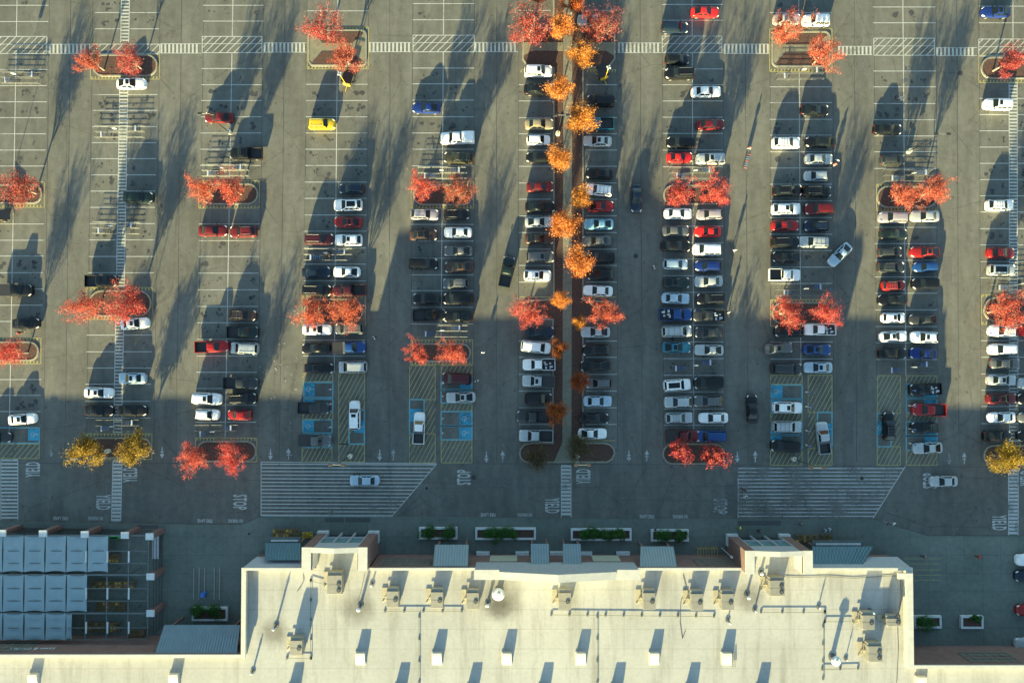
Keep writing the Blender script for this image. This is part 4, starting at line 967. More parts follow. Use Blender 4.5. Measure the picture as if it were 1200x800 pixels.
# ------------------------------------------------------------------ people
def skin_mesh(verts, edges, radii, name, mats, root=0, sub=1):
    me = bpy.data.meshes.new(name); me.from_pydata(verts, edges, [])
    o = bpy.data.objects.new(name, me); COL.objects.link(o)
    o.modifiers.new('s', 'SKIN'); o.modifiers.new('u', 'SUBSURF').levels = sub
    o.modifiers['u'].render_levels = sub
    for i, r in enumerate(radii): 
        rr = r if isinstance(r, tuple) else (r, r); me.skin_vertices[0].data[i].radius = rr
        me.skin_vertices[0].data[i].use_root = (i == root)
    dg = bpy.context.evaluated_depsgraph_get(); out = bpy.data.meshes.new_from_object(o.evaluated_get(dg))
    bpy.data.objects.remove(o); bpy.data.meshes.remove(me)
    out.materials.clear(); out.materials.append(mats); out.polygons.foreach_set('use_smooth', [True]*len(out.polygons)); out.name = name
    return out
def pose(stride, push):
    s = stride
    J = dict(pel=(0,0,.95), sp=(.01,0,1.18), ch=(.02,0,1.38), nk=(.02,0,1.50), hd=(.04,0,1.62), ht=(.04,0,1.72),
      lh=(0,.10,.92), lk=(.16*s,.11,.50), lf=(.22*s if s else 0,.11,.07), lt=(.22*s+.17,.12,.04), rh=(0,-.10,.92), rk=(-.02*s,-.11,.50), rf=(-.30*s,-.11,.10), rt=(-.30*s+.16,-.12,.05),
      ls=(.01,.19,1.42), le=(-.10*s,.25,1.13), lw=(.04,.26,.90), lhd=(.08,.26,.80), rs=(.01,-.19,1.42), re=(.08*s,-.25,1.13), rw=(.20*s,-.25,.92), rhd=(.25*s,-.25,.82))
    if push: J.update(le=(.14,.24,1.15), lw=(.36,.22,1.06), lhd=(.45,.22,1.05), re=(.14,-.24,1.15), rw=(.36,-.22,1.06), rhd=(.45,-.22,1.05))
    return J
RAD = dict(pel=.13,sp=.12,ch=.13,nk=.055,hd=.095,ht=.075,lh=.09,lk=.06,lf=.045,lt=.035,rh=.09,rk=.06,rf=.045,rt=.035,ls=.065,le=.045,lw=.032,lhd=.04,rs=.065,re=.045,rw=.032,rhd=.04)
EDG = [('pel','sp'),('sp','ch'),('ch','nk'),('nk','hd'),('hd','ht'),('pel','lh'),('lh','lk'),('lk','lf'),('lf','lt'),('pel','rh'),('rh','rk'),('rk','rf'),('rf','rt'),('ch','ls'),('ls','le'),('le','lw'),('lw','lhd'),('ch','rs'),('rs','re'),('re','rw'),('rw','rhd')]
def sub_skin(J, keys, extra, name, mat, root):
    ks = list(keys); return skin_mesh([J[k] for k in ks], [(ks.index(a), ks.index(b)) for a, b in EDG if a in ks and b in ks], [RAD[k]+extra for k in ks], name, mat, ks.index(root))
PM = {}
for pn, (s, pu) in {'walk':(1,0),'stand':(.15,0),'push':(.9,1)}.items():
    J = pose(s, pu)
    PM[pn] = (sub_skin(J, RAD.keys(), 0, 'body', M['skin'], 'pel'), sub_skin(J, ['pel','sp','ch','ls','le','lw','rs','re','rw'], .022, 'jacket', CLOTH['grey'], 'pel'), sub_skin(J, ['pel','lh','lk','lf','rh','rk','rf'], .02, 'trousers', CLOTH['denim'], 'pel'))
hb = MB()
for i in range(6):
    for j in range(10):
        pass
def hair_mesh():
    bm = bmesh.new(); bmesh.ops.create_icosphere(bm, subdivisions=2, radius=.118); 
    for v in bm.verts: v.co.x *= 1.05; v.co.z = v.co.z*1.02
    bmesh.ops.delete(bm, geom=[v for v in bm.verts if v.co.z < -.02 and v.co.x > -.02], context='VERTS')
    me = bpy.data.meshes.new('hair'); bm.to_mesh(me); bm.free(); me.materials.append(M['hair']); return me
HAIR = hair_mesh()
def person(u, v, face, top, legs, lab, ps='walk', z=0):
    b, j, l = PM[ps]; p = P(u, v, z); t = link('person', b, None, p, R(face), label=lab, category='person', group='people walking')
    a = link('jacket', j, t); a.material_slots[0].link = 'OBJECT'; a.material_slots[0].material = CLOTH[top]
    a = link('trousers', l, t); a.material_slots[0].link = 'OBJECT'; a.material_slots[0].material = CLOTH[legs]
    link('hair', HAIR, t, (.03,0,1.68))
    return t
for q in ((27,390,20,'red','black','person in red beside the black sedan in the first row'),(440,396,200,'white','black','person in white walking in the lane right of the fourth row'),(566.5,413,80,'white','grey','person in white walking in the lane right of the fifth row'),
  (559,446,90,'white','denim','person beside the maroon minivan in the fifth row'),(765,314,190,'white','black','person in white walking left of the seventh row'),(859,294,95,'white','grey','person in white walking right of the seventh row with a long shadow'),
  (852,366,120,'white','black','person in white beside the dark grey pickup, right of the seventh row'),(975,195,60,'red','grey','person in red beside the silver hatchback in the eighth row'),(977.5,190.5,50,'white','black','person in white beside the silver sedan in the eighth row'),
  (876,176,80,'red','white','person in red pushing a long line of carts',),
  (869,573,90,'black','black','person in black at the left edge of the right store crossing'),(871,580,100,'white','grey','person in white at the left edge of the right store crossing'),(388,300,170,'orange','navy','person beside the corral in the fourth row')):
    person(*q, ps='push' if 'pushing' in q[5] else 'walk')
for q in ((865,617,0,'yellow','green','person in yellow standing left of the right tower'),(887,620,180,'black','black','person in black in front of the right tower'),(936,612,40,'grey','black','person in grey on the pavement above the flower display'),
  (964,620,180,'pale','denim','person in pale blue, left one of two near the flower display'),(969,618.5,180,'pale','grey','person in pale blue, right one of two near the flower display'),(1036,611,300,'black','grey','person in black at the corner of the right store crossing'),(1043,611.5,300,'white','grey','person in white at the corner of the right store crossing'),
  (1079,650,160,'grey','black','person in grey walking over the thin yellow lines right of the store'),(1142,650,150,'red','black','person in red walking on the pavement far right of the store')):
    person(*q, z=.12)

# ------------------------------------------------------------------ store building
ZP = 7.4; ZD = 6.3
xl = P(283,720,ZP).x; xr = P(1070,720,ZP).x; yf = P(500,665.5,ZP).y; ylw = P(140,767,ZP).y; yrw = P(1130,779.5,ZP).y
XL, XR, YB = -150, 150, -150
store = thing('store_building', ((xl+xr)/2, yf, 0), label='large store with cream flat roof, brown block walls and two entrance towers', category='building')
OFF = Vector(store.location)
def sobj(mb, name, mats, parent=None, **k):
    par = parent or store
    base = OFF if par is store else Vector((0,0,0))
    mb.v = [(v[0]-OFF.x, v[1]-OFF.y, v[2]-OFF.z) for v in mb.v]
    return mb.obj(name, mats, par, **k)
T1 = dict(x0=P(354,650,9.4).x, x1=P(430,650,9.4).x, y=P(390,641.5,9.4).y); T2 = dict(x0=P(874,655,9.4).x, x1=P(952,655,9.4).x, y=P(910,645.5,9.4).y)
# deck
d = MB(); d.box(xl+.3, YB, ZD-.4, xr-.3, yf-.3, ZD); d.box(XL, YB, ZD-.41, xl+.295, ylw-.3, ZD-.003); d.box(xr-.295, YB, ZD-.41, XR, yrw-.3, ZD-.003)
for T in (T1, T2): d.box(T['x0']+1.3, yf-.295, ZD-.4, T['x1']-1.3, T['y']-.5, ZD-.001)
sobj(d, 'roof', M['roof'])
# walls
wl = MB()
def wall(x0, y0, x1, y1, z0=.1, z1=ZP-.25): wl.box(min(x0,x1), min(y0,y1), z0, max(x0,x1), max(y0,y1), z1)
wall(xl, ylw-.32, xl+.32, yf-.31); wall(xr-.32, yrw-.32, xr, yf-.31)
wall(XL, ylw-.31, xl-.001, ylw); wall(xr+.001, yrw-.31, XR, yrw)
wall(xl, yf-.3, T1['x0']-.002, yf); wall(T1['x1']+.002, yf-.3, T2['x0']-.002, yf); wall(T2['x1']+.002, yf-.3, xr, yf)
sobj(wl, 'wall', M['brick'])
cp = MB()
def cope(x0, y0, x1, y1, z=ZP, h=.26): cp.box(min(x0,x1), min(y0,y1), z-h, max(x0,x1), max(y0,y1), z)
cope(xl-.06, ylw-.5, xl+.65, yf-.36); cope(xr-.95, yrw-.5, xr+.06, yf-.36); cope(XL, ylw-.45, xl-.065, ylw+.05); cope(xr+.065, yrw-.45, XR, yrw+.05)
cope(xl-.06, yf-.35, T1['x0']-.01, yf+.05); cope(T1['x1']+.01, yf-.35, T2['x0']-.01, yf+.05); cope(T2['x1']+.01, yf-.35, xr+.06, yf+.05)
cp.box(xl+.02, ylw-.3, ZD-.1, xl+.5, yf-.37, ZP-.27); cp.box(xr-.85, yrw-.3, ZD-.1, xr-.33, yf-.37, ZP-.27); cp.box(xl+.6, yf-.40, ZD-.1, T1['x0']-.02, yf-.302, ZP-.27); cp.box(T1['x1']+.02, yf-.40, ZD-.1, T2['x0']-.02, yf-.302, ZP-.27); cp.box(T2['x1']+.02, yf-.40, ZD-.1, xr-.9, yf-.302, ZP-.27)
cp.box(XL, ylw-.40, ZD-.1, xl-.07, ylw-.312, ZP-.27); cp.box(xr+.07, yrw-.40, ZD-.1, XR, yrw-.312, ZP-.27)
x = P(1067,676,7.7); cp.box(x.x-1.9, x.y-.3, ZP, x.x+.3, x.y+.6, 7.75)
sobj(cp, 'coping', M['coping'])
# raked grey shoulder panels beside the towers
for (T, sgn) in ((T1,-1),(T2,1)):
    m = MB(); z0, z1 = 4.6, 7.1
    if sgn < 0: a = P(300,650,4.6); q = [(xl+.05,yf+.01,z1),(T['x0']-.02,yf+.01,z1),(T['x0']-.02,yf+.9,z0),(a.x,yf+.9,z0)]
    else: a = P(1052,653,4.6); q = [(xr-.05,yf+.01,z1),(T['x1']+.02,yf+.01,z1),(T['x1']+.02,yf+.9,z0),(a.x,yf+.9,z0)]
    q = [Vector(p) for p in q]; lo = [p-Vector((0,0,.25)) for p in q]
    fs = [(0,1,2,3),(7,6,5,4)]+[(i,4+i,4+(i+1)%4,(i+1)%4) for i in range(4)]
    m.add(q+lo, fs); sobj(m, 'shoulder_panel', M['lav'])
# entrance towers
for T, nm in ((T1,'left'),(T2,'right')):
    x0, x1, y = T['x0'], T['x1'], T['y']; yb = P(390,668,9.4).y if nm == 'left' else P(910,672,9.4).y
    m = MB(); m.box(x0, yb, .1, x0+1.5, y, 9.19); m.box(x1-1.5, yb, .1, x1, y, 9.19); m.box(x0+1.502, y-1.15, 2.9, x1-1.502, y-.72, 6.3)
    tw = sobj(m, 'entrance_tower', M['brick'], label='entrance tower near the '+('left' if nm == 'left' else 'right')+' end of the front')
    def tobj(mb, name, mat): 
        mb.v = [(v[0]-OFF.x, v[1]-OFF.y, v[2]-OFF.z) for v in mb.v]; return mb.obj(name, mat, tw)
    m = MB()
    m.box(x0-.06, yb-.05, 9.2, x0+1.35, y+.06, 9.42); m.box(x1-1.35, yb-.05, 9.2, x1+.06, y+.06, 9.42); m.box(x0+1.503, yb+.01, ZD+.01, x0+1.56, y-.8, 9.17); m.box(x1-1.56, yb+.01, ZD+.01, x1-1.503, y-.8, 9.17); m.box(x0-.003, yb-.06, ZP+.01, x0+1.503, yb-.003, 9.17); m.box(x1-1.503, yb-.06, ZP+.01, x1+.003, yb-.003, 9.17)
    xm = (x0+x1)/2
    for a, b, za, zb in ((x0+1.36,xm,9.42,9.9),(xm,x1-1.36,9.9,9.42)):
        m.add([(a,y-.75,za-.25),(b,y-.75,zb-.25),(b,y+.04,zb-.25),(a,y+.04,za-.25),(a,y-.75,za),(b,y-.75,zb),(b,y+.04,zb),(a,y+.04,za)], [(3,2,1,0),(4,5,6,7),(0,1,5,4),(1,2,6,5),(2,3,7,6),(3,0,4,7)])
    tobj(m, 'coping', M['coping'])
    m = MB(); prof = [(x0+1.505,6.2),(x1-1.505,6.2),(x1-1.505,9.2),(xm,9.64),(x0+1.505,9.2)]
    vs = [(p[0],y-.62,p[1]) for p in prof]+[(p[0],y-.1,p[1]) for p in prof]
    m.add(vs, [tuple(range(5)), tuple(range(9,4,-1))]+[((i+1)%5,i,5+i,5+(i+1)%5) for i in range(5)]); tobj(m, 'sign_band', M['lav'])
    m = MB(); m.box(x0+1.51, y-.5, 3.3, x1-1.51, y-.35, 6.15); tobj(m, 'window', M['winglass'])
    m = MB()
    for k in range(4): q = lerp(x0+1.6, x1-1.6, k/3); m.box(q-.12, y-.6, .1, q+.12, y-.05, 6.18)
    m.box(x0+1.52, y-.33, 3.1, x1-1.52, y+.0, 3.3); tobj(m, 'window_frame', M['lav'])
    m = MB(); m.box(x0+1.51, y-.45, .1, x1-1.51, y-.4, 3.1); tobj(m, 'door', M['doorg'])
    m = MB()
    for q in (x0-.15, x1-1.65): m.box(q, y-1.6, .1, q+1.8, y+.28, 1.0)
    tobj(m, 'pier_base', M['capw'])
# centre gable
zc = P(655,678,11.4); gx = [P(u,672,10).x for u in (556,585,722,750)]; gy = P(655,671,10).y; gm = P(654,678,11.4).x
m = MB(); m.box(gx[0], yf+.002, .1, gx[3], gy+.0, 5.0); sobj(m, 'centre_wall', M['brick'])
m = MB(); prof = [(gx[0],5.0),(gx[3],5.0),(gx[3],9.2),(gx[2],9.2),(gx[2],9.9),(gm,11.3),(gx[1],9.9),(gx[1],9.2),(gx[0],9.2)]; k = len(prof)
vs = [(p[0],gy-.8,p[1]) for p in prof]+[(p[0],gy+.12,p[1]) for p in prof]
m.add(vs, [tuple(range(k)), tuple(range(2*k-1,k-1,-1))]+[((i+1)%k,i,k+i,k+(i+1)%k) for i in range(k)]); sobj(m, 'centre_gable', M['lav'])
m = MB()
def sl(a, b, za, zb, h=.25, y0=gy-.95, y1=gy+.2): m.add([(a,y0,za-.02),(b,y0,zb-.02),(b,y1,zb-.02),(a,y1,za-.02),(a,y0,za+h),(b,y0,zb+h),(b,y1,zb+h),(a,y1,za+h)], [(3,2,1,0),(4,5,6,7),(0,1,5,4),(1,2,6,5),(2,3,7,6),(3,0,4,7)])
sl(gx[0]-.1,gx[1]-.01,9.2,9.2,y0=gy-1.2,y1=gy+.3); sl(gx[1],gm,9.9,11.3); sl(gm,gx[2],11.3,9.9); sl(gx[2]+.01,gx[3]+.1,9.2,9.2,y0=gy-1.2,y1=gy+.3); sobj(m, 'gable_coping', M['coping'])
for (a, b) in ((574,606),(694,726)):
    m = MB(); q0, q1 = P(a,650,3).x, P(b,650,3).x; m.box(q0, gy+.002, 1.4, q1, gy+.16, 4.4); sobj(m, 'render_panel', M['beige'])
for u in (566,612,634,652,686,730):
    m = MB(); q = P(u,648,.5).x; m.box(q-1.1, gy+.003, .1, q+1.1, gy+.5, .9); sobj(m, 'plinth_block', M['capw'])
# awnings on brackets
def awning(ui0, ui1, uo0, uo1, vi, vo, zi, zo, mt='awn', lab=None):
    a, b = P(ui0,vi,zi), P(ui1,vi,zi); c, d_ = P(uo1,vo,zo), P(uo0,vo,zo)
    ybk = max(a.y, yf+.02) if vi < 690 else a.y
    q = [Vector((a.x,ybk,zi)), Vector((b.x,ybk,zi)), Vector((c.x,c.y,zo)), Vector((d_.x,d_.y,zo))]; lo = [p-Vector((0,0,.18)) for p in q]
    m = MB(); m.add(q+lo, [(3,2,1,0),(4,5,6,7)]+[(i,(i+1)%4,4+(i+1)%4,4+i) for i in range(4)])
    nr = max(4, int((b.x-a.x)/.45))
    for i in range(nr+1):
        t = i/nr; p0 = q[0].lerp(q[1], t); p1 = q[3].lerp(q[2], t); m.tube(p0+Vector((0,-.02,.03)), p1+Vector((0,0,.03)), .055, n=4)
    o = sobj(m, 'awning', M[mt], label=lab)
    pm = MB()
    for i in (.08,.92):
        p = q[3].lerp(q[2], i); pm.box(p.x-.15, p.y-.5, .1, p.x+.15, p.y-.2, zo-.15)
    pm.v = [(v[0]-OFF.x, v[1]-OFF.y, v[2]-OFF.z) for v in pm.v]; pm.obj('awning_post', M['brick'], o)
awning(508,548,510,549,663,638,6.6,4.0); awning(750,793,751,789,666,640,6.6,4.0)
awning(622.5,643,622.5,643,661,637,6.0,4.0); awning(660,681,660,680,661,637,6.0,4.0)
awning(311,352,311,352,656,636,6.3,4.3,'awn2'); awning(952,1010,952,1023,661,640,6.3,4.3,'awn2')
awning(181,277,193,281,768,732,6.9,4.2,'awn')
# lattices on the walls
def lattice(u0, u1, y, z0=3.0, z1=6.2):
    m = MB(); x0, x1 = P(u0,655,4.5).x, P(u1,655,4.5).x; n = int((x1-x0)/1.25)
    for i in range(n+1): q = lerp(x0,x1,i/n); m.box(q-.05,y+.05,z0,q+.05,y+.13,z1)
    for i in range(4): z = lerp(z0,z1,i/3); m.box(x0,y+.131,z-.05,x1,y+.19,z+.05)
    sobj(m, 'wall_lattice', M['lattice'])
lattice(448,505,yf); lattice(815,868,yf); lattice(1128,1185,yrw); lattice(2,40,ylw)
# fascia canopy frames in front of the side awnings
for (a, b, v) in ((313,352,633),(952,1012,637)):
    m = MB(); p, q = P(a,v,3.6), P(b,v,3.6); m.box(p.x, p.y-.3, 3.3, q.x, p.y+.5, 3.5); m.box(p.x+.6, p.y-.2, 3.5, q.x-.4, p.y+.1, 3.56, mi=1); sobj(m, 'canopy_frame', [M['frame'], M['capw']])
# lettering on the wall of the garden side
def wall_text(s, u, z, y, h, mat):
    cu_ = bpy.data.curves.new('t', 'FONT'); cu_.body = s; cu_.align_x = 'CENTER'; cu_.size = h; cu_.extrude = .03
    o = bpy.data.objects.new('t', cu_); COL.objects.link(o); dg = bpy.context.evaluated_depsgraph_get(); me = bpy.data.meshes.new_from_object(o.evaluated_get(dg))
    bpy.data.objects.remove(o); me.name = 'lettering'; me.materials.clear(); me.materials.append(mat)
    o = link('lettering', me, store); o.location = Vector((P(u,757,z).x, y, z))-OFF; o.rotation_euler = (R(90),0,R(180))
wall_text('Lawn & Garden', 40, 4.9, ylw+.06, 1.1, M['capw'])
# shallow snags on the roof: conduit, sleepers, seams are things of their own below
# ------------------------------------------------------------------ roof equipment
def hvac(u, v, w, l, h, fans, lab, tan=False):
    p = P(u, v, ZD+h); p.z = ZD
    t = thing('rooftop_air_conditioner', p, label=lab, category='air conditioner', group='air conditioners on the store roof')
    m = MB(); m.box(-w/2,-l/2,.25,w/2,l/2,h,bev=.05); m.box(-w/2+.1,-l/2+.1,0,w/2-.1,l/2-.1,.25); m.box(-w/2+.03,l/2-.02,.4,w/2-.03,l/2+.5,h-.15,bev=.1)
    m.box(-w/2-.01,-.02,.3,w/2+.01,.02,h+.012); m.obj('cabinet', M['hvac'], t)
    for i in range(fans):
        q = MB(); fx, fy = w/2-.5, -l/2+.65+i*.95 if fans > 1 else -.05; q.tube((fx,fy,h-.05),(fx,fy,h+.06),.34,n=18); fo = q.obj('fan_housing', M['blackp'], t)
        q = MB()
        for k in range(4): a = k*math.pi/2+.4; q.box(-.02,-.05,h+.065,.28,.05,h+.075, mat=Matrix.Translation((fx,fy,0)) @ Matrix.Rotation(a,4,'Z'))
        q.tube((fx,fy,h+.06),(fx,fy,h+.09),.08,n=8); q.obj('fan', M['steel'], fo)
    q = MB(); q.box(-w/2-.95,-l/2+.5,0,-w/2-.15,l/2+.1,.12); q.box(-w/2-.16,-.2,.3,-w/2,.25,.8); q.tube((-w/2-.1,-.3,.4),(-w/2-.9,-.9,.15),.05); q.tube((-w/2-.1,.1,.5),(-w/2-.7,.1,.5),.06); q.obj('service_pad', M['hvac2'], t)
i = 0
HV = [(392,685,2.3,2.9,1.7,2),(460,702,1.9,2.5,1.45,1),(512,703,1.9,2.5,1.45,1),(554,704,1.9,2.5,1.45,1),(662,704,1.9,2.5,1.45,1),(761,704,1.9,2.5,1.45,1),(817,705,1.9,2.5,1.45,1),(853,705,1.9,2.5,1.45,1),(911,689,2.3,2.4,1.7,2)]
for k, q in enumerate(HV): hvac(*q, lab=f"beige rooftop air conditioner, {ORD[k+1]} from the left in the row behind the front parapet")
hvac(347,759,1.9,2.3,1.45,1,'beige rooftop air conditioner alone near the left parapet'); hvac(1018,729,1.9,2.2,1.45,1,'beige rooftop air conditioner left of the right parapet, with one fan'); hvac(1048,729,2.2,1.2,1.3,2,'low rooftop air conditioner against the right parapet'); hvac(1026,766,2.2,2.4,1.6,2,'beige two-fan air conditioner at the lower right of the roof')
def hood(u, v, lab):
    p = P(u, v, ZD+.5); p.z = ZD; t = thing('roof_vent_hood', p, label=lab, category='roof vent', group='white vent hoods on the roof')
    m = MB(); n = 9; pr = [(-.95,0)]+[(-.95+.0+1.9*(1-math.cos(math.pi*i/(2*n)))*.0+1.9*i/n, .12+.62*math.sin(math.pi*(.15+.85*i/n)/2)) for i in range(n+1)]+[(.95,0)]
    k = len(pr); vs = [(-.72,a,b*.9) for a, b in pr]+[(.72,a,b*.9) for a, b in pr]
    m.add(vs, [tuple(range(k)), tuple(range(2*k-1,k-1,-1))]+[((i+1)%k,i,k+i,k+(i+1)%k) for i in range(k)]); m.obj('hood', M['coping'], t, True)
    m = MB(); m.box(-.84,-1.0,0,.84,1.0,.10); m.obj('kerb', M['coping'], t)
for k, u in enumerate((422,512,594,681,767,852)): hood(u, 772, f'white curved vent hood, {ORD[k+1]} from the left in the upper hood row')
for k, u in enumerate((38,203)): hood(u, 797, f'white curved vent hood, {"left" if k == 0 else "right"} one on the low left roof')
for k, u in enumerate((343,468,553,637,722,810,893)): hood(u, 811, f'white curved vent hood, {ORD[k+1]} from the left at the bottom edge')
hood(1080,800,'white curved vent hood on the low right roof')
def stack(u, v, r, h, lab, mush=False):
    p = P(u, v, ZD+h); p.z = ZD; t = thing('roof_exhaust', p, label=lab, category='exhaust pipe', group='exhausts on the roof')
    m = MB(); m.tube((0,0,0),(0,0,h),r,n=12); m.tube((0,0,0),(0,0,.1),r+.25,n=12); m.obj('pipe', M['steel'], t, True)
    m = MB(); m.tube((0,0,h),(0,0,h+.22),r*(2.2 if mush else 1.5),r*1.6 if mush else r*.6,n=16); m.tube((0,0,h+.22),(0,0,h+.3),r*.6,n=8); m.obj('cap', M['capw'], t, True)
for q in ((320,737,.16,1.3,'thin exhaust pipe with soot ring near the left parapet'),(420,714,.22,1.3,'exhaust pipe in a dark soot patch below the left tower'),(584,696,.45,.9,'large round exhaust fan on a sooty patch behind the gable',True),(878,700,.2,1.2,'exhaust pipe in a soot patch left of the right tower unit'),
   (856,730,.12,1.4,'thin vent pipe below the eighth air conditioner'),(886,716,.12,.7,'short vent pipe below the right tower'),(435,686,.14,.7,'short vent pipe right of the left tower'),(1024,718,.12,1.3,'thin vent pipe between two units at the right'),(980,774,.35,1.4,'square based exhaust left of the two-fan unit',True),(294,789,.14,.8,'short vent pipe at the left roof corner'),(961,712,.1,.6,'short vent pipe right of the right tower'),(571,709,.2,.6,'small dark vent left of the big exhaust fan'),(993,773,.08,.6,'tiny vent pipe near the square exhaust'),(893,672,.2,.6,'dark vent on the right tower roof')): stack(*q)
def pipe_run(pts, lab):
    w = [P(u, v, ZD+.16) for u, v in pts]; p0 = Vector((w[0].x, w[0].y, ZD)); t = thing('gas_pipe', p0, label=lab, category='pipe', group='gas pipes on the roof')
    m = MB()
    for a, b in zip(w, w[1:]): m.tube(a-p0, b-p0, .035, n=6)
    m.obj('pipe', M['frame'], t, True); m = MB()
    for a, b in zip(w, w[1:]):
        n = max(1, int((b-a).length/2.6))
        for i in range(n+1): q = a.lerp(b, i/n)-p0; m.box(q.x-.15,q.y-.2,0,q.x+.15,q.y+.2,.11)
    m.obj('support_blocks', M['steel'], t)
pipe_run([(451,716),(541,716)],'gas pipe below the second to fourth air conditioners'); pipe_run([(646,720),(837,722)],'long gas pipe below the central air conditioners'); pipe_run([(892,717),(967,717),(967,728),(1000,728)],'gas pipe below the right tower unit')
pipe_run([(336,771),(364,771),(364,680),(382,685)],'gas pipe running up the roof at the left'); pipe_run([(964,784),(1006,783)],'short gas pipe at the lower right of the roof'); pipe_run([(491,722),(491,800)],'gas pipe running down the left middle of the roof'); pipe_run([(700,722),(700,800)],'gas pipe running down the centre of the roof'); pipe_run([(965,734),(965,795)],'gas pipe running down the right of the roof')
# cables lying loosely on the roof
def cable(pts, lab):
    w = [P(u+crg.uniform(-.5,.5), v, ZD+.05) for u, v in pts]; p0 = w[0].copy(); t = thing('roof_cable', p0, label=lab, category='cable', group='cables on the roof')
    m = MB()
    for a, b in zip(w, w[1:]): m.tube(a-p0, b-p0, .03, n=4)
    m.obj('cable', M['seam'], t)
cable([(355,672),(356,680),(352,688),(348,693)],'loose cable at the foot of the left tower'); cable([(800,673),(804,688),(798,705),(797,730),(800,748),(804,738)],'loose cable below the right front parapet'); cable([(1055,674),(1056,700),(1052,730),(1053,760),(1051,800)],'dark cable along the right parapet')
cable([(912,675),(940,676),(970,675),(1000,677),(1030,675),(1052,674)],'cable along the front parapet right of the tower'); cable([(427,672),(424,690),(419,705)],'cable right of the left tower')
# ladder on the roof
t = thing('roof_ladder', P(860,772,ZD+.2), label='short ladder lying beside the sixth vent hood', category='ladder'); m = MB()
for s in (-.2,.2): m.tube((s,-1.2,0),(s,1.2,0),.03)
for k in range(8): m.tube((-.2,-1.1+k*.31,0),(.2,-1.1+k*.31,0),.02)
m.obj('frame', M['frame'], t)

# ------------------------------------------------------------------ garden centre
gc = thing('garden_centre', P(80,690,0), label='open garden yard with brick pillars, steel grid and pale blue shade sails', category='building'); GO = Vector(gc.location)
def gobj(mb, name, mat, parent=None, **k):
    mb.v = [(v[0]-GO.x, v[1]-GO.y, v[2]-GO.z) for v in mb.v]; return mb.obj(name, mat, parent or gc, **k)
ZG = 3.6
for (u, v) in ((2,624.5),(50,625),(99,626),(146,627),(175,628.5),(176,675.5),(176,718.5),(-47,624)):
    p = P(u, v, 4.0); m = MB(); m.box(p.x-.5,p.y-.4,.1,p.x+.5,p.y+.4,3.8); pi_ = gobj(m, 'pillar', M['brick'])
    m = MB(); m.box(p.x-.62,p.y-.52,3.8,p.x+.62,p.y+.52,4.0); gobj(m, 'pillar_cap', M['capw'], pi_)
fr = MB()
gxs = [-48,-23,1.5,26,51,76,101,126,151,174]; gys = [627,645,659.5,673,689,703.5,718,735,749]
for u in gxs:
    a, b = P(u,626,ZG), P(u,750,ZG); fr.box(a.x-.09, b.y, ZG-.12, a.x+.09, a.y, ZG)
for i, v in enumerate(gys):
    a, b = P(-48,v,ZG), P(175,v,ZG); w_ = .13 if i % 3 == 0 else .06; fr.box(a.x, a.y-w_, ZG+.002, b.x, a.y+w_, ZG+.12)
for u in gxs[::1]:
    for v in (673,718):
        a = P(u,v,ZG); fr.box(a.x-.07,a.y-.07,.1,a.x+.07,a.y+.07,ZG-.13)
gobj(fr, 'roof_frame', M['frame'])
m = MB()
for u in (101,126,151):
    for v in (652,695,735): a = P(u,v,ZG+.2); m.box(a.x-.1,a.y-.9,ZG+.13,a.x+.1,a.y+.9,ZG+.3)
gobj(m, 'light_fitting', M['capw'])
def sail(u0, u1, v0, v1):
    m = MB(); nx, ny = 8, 12; z0 = ZG+.2
    a = P(u0,v0,z0); b = P(u1,v1,z0)
    for j in range(ny+1):
        for i in range(nx+1):
            s, t = i/nx, j/ny; ed = .035*(math.sin(math.pi*t)); ee = .3*math.sin(math.pi*s)*(1 if j in (0, ny) else 0)
            x = lerp(a.x+ed*(1-s)*2, b.x-ed*s*2, s); y = lerp(a.y, b.y, t)
            if j == 0: y -= .12*math.sin(math.pi*s)
            if j == ny: y += .12*math.sin(math.pi*s)
            z = z0-.12*math.sin(math.pi*s)*abs(math.sin(3*math.pi*t))**.5*0-.22*math.sin(math.pi*s)*(1-.5*abs(math.sin(3*math.pi*t)))+crg.uniform(-.012,.012)
            m.v.append((x,y,z))
    for j in range(ny):
        for i in range(nx): q = j*(nx+1)+i; m.f.append((q,q+nx+1,q+nx+2,q+1)); m.m.append(0)
    return gobj(m, 'shade_sail', M['sail'], smooth=True, angle=80)
for (row, v0, v1, cols) in ((0,628,669.5,6),(1,673.5,716,5),(2,718.5,749.5,4)):
    for k in range(cols): u0 = -21.5+24.8*k; sail(u0+.5, u0+24.0, v0-.4, v1+.4)
sail(77.5,84,719,749)
# mesh fence between pillars
fn = MB()
def fpan(a, b):
    a, b = P(*a,0), P(*b,0); n = max(2, int((b-a).length/.35)); d_ = (b-a)
    for i in range(n+1): q = a+d_*(i/n); fn.tube((q.x,q.y,.1),(q.x,q.y,3.0),.02,n=3)
    for z in (.3,1.2,2.1,3.0): fn.tube((a.x,a.y,z),(b.x,b.y,z),.04,n=4)
pf = lambda u, v: ((600+(u-600)*(1-4.0/H)), (417+(v-417)*(1-4.0/H)))
fpan(pf(2,625),pf(175,628)); fpan(pf(176,630),pf(176,745)); gobj(fn, 'fence', M['fence'])
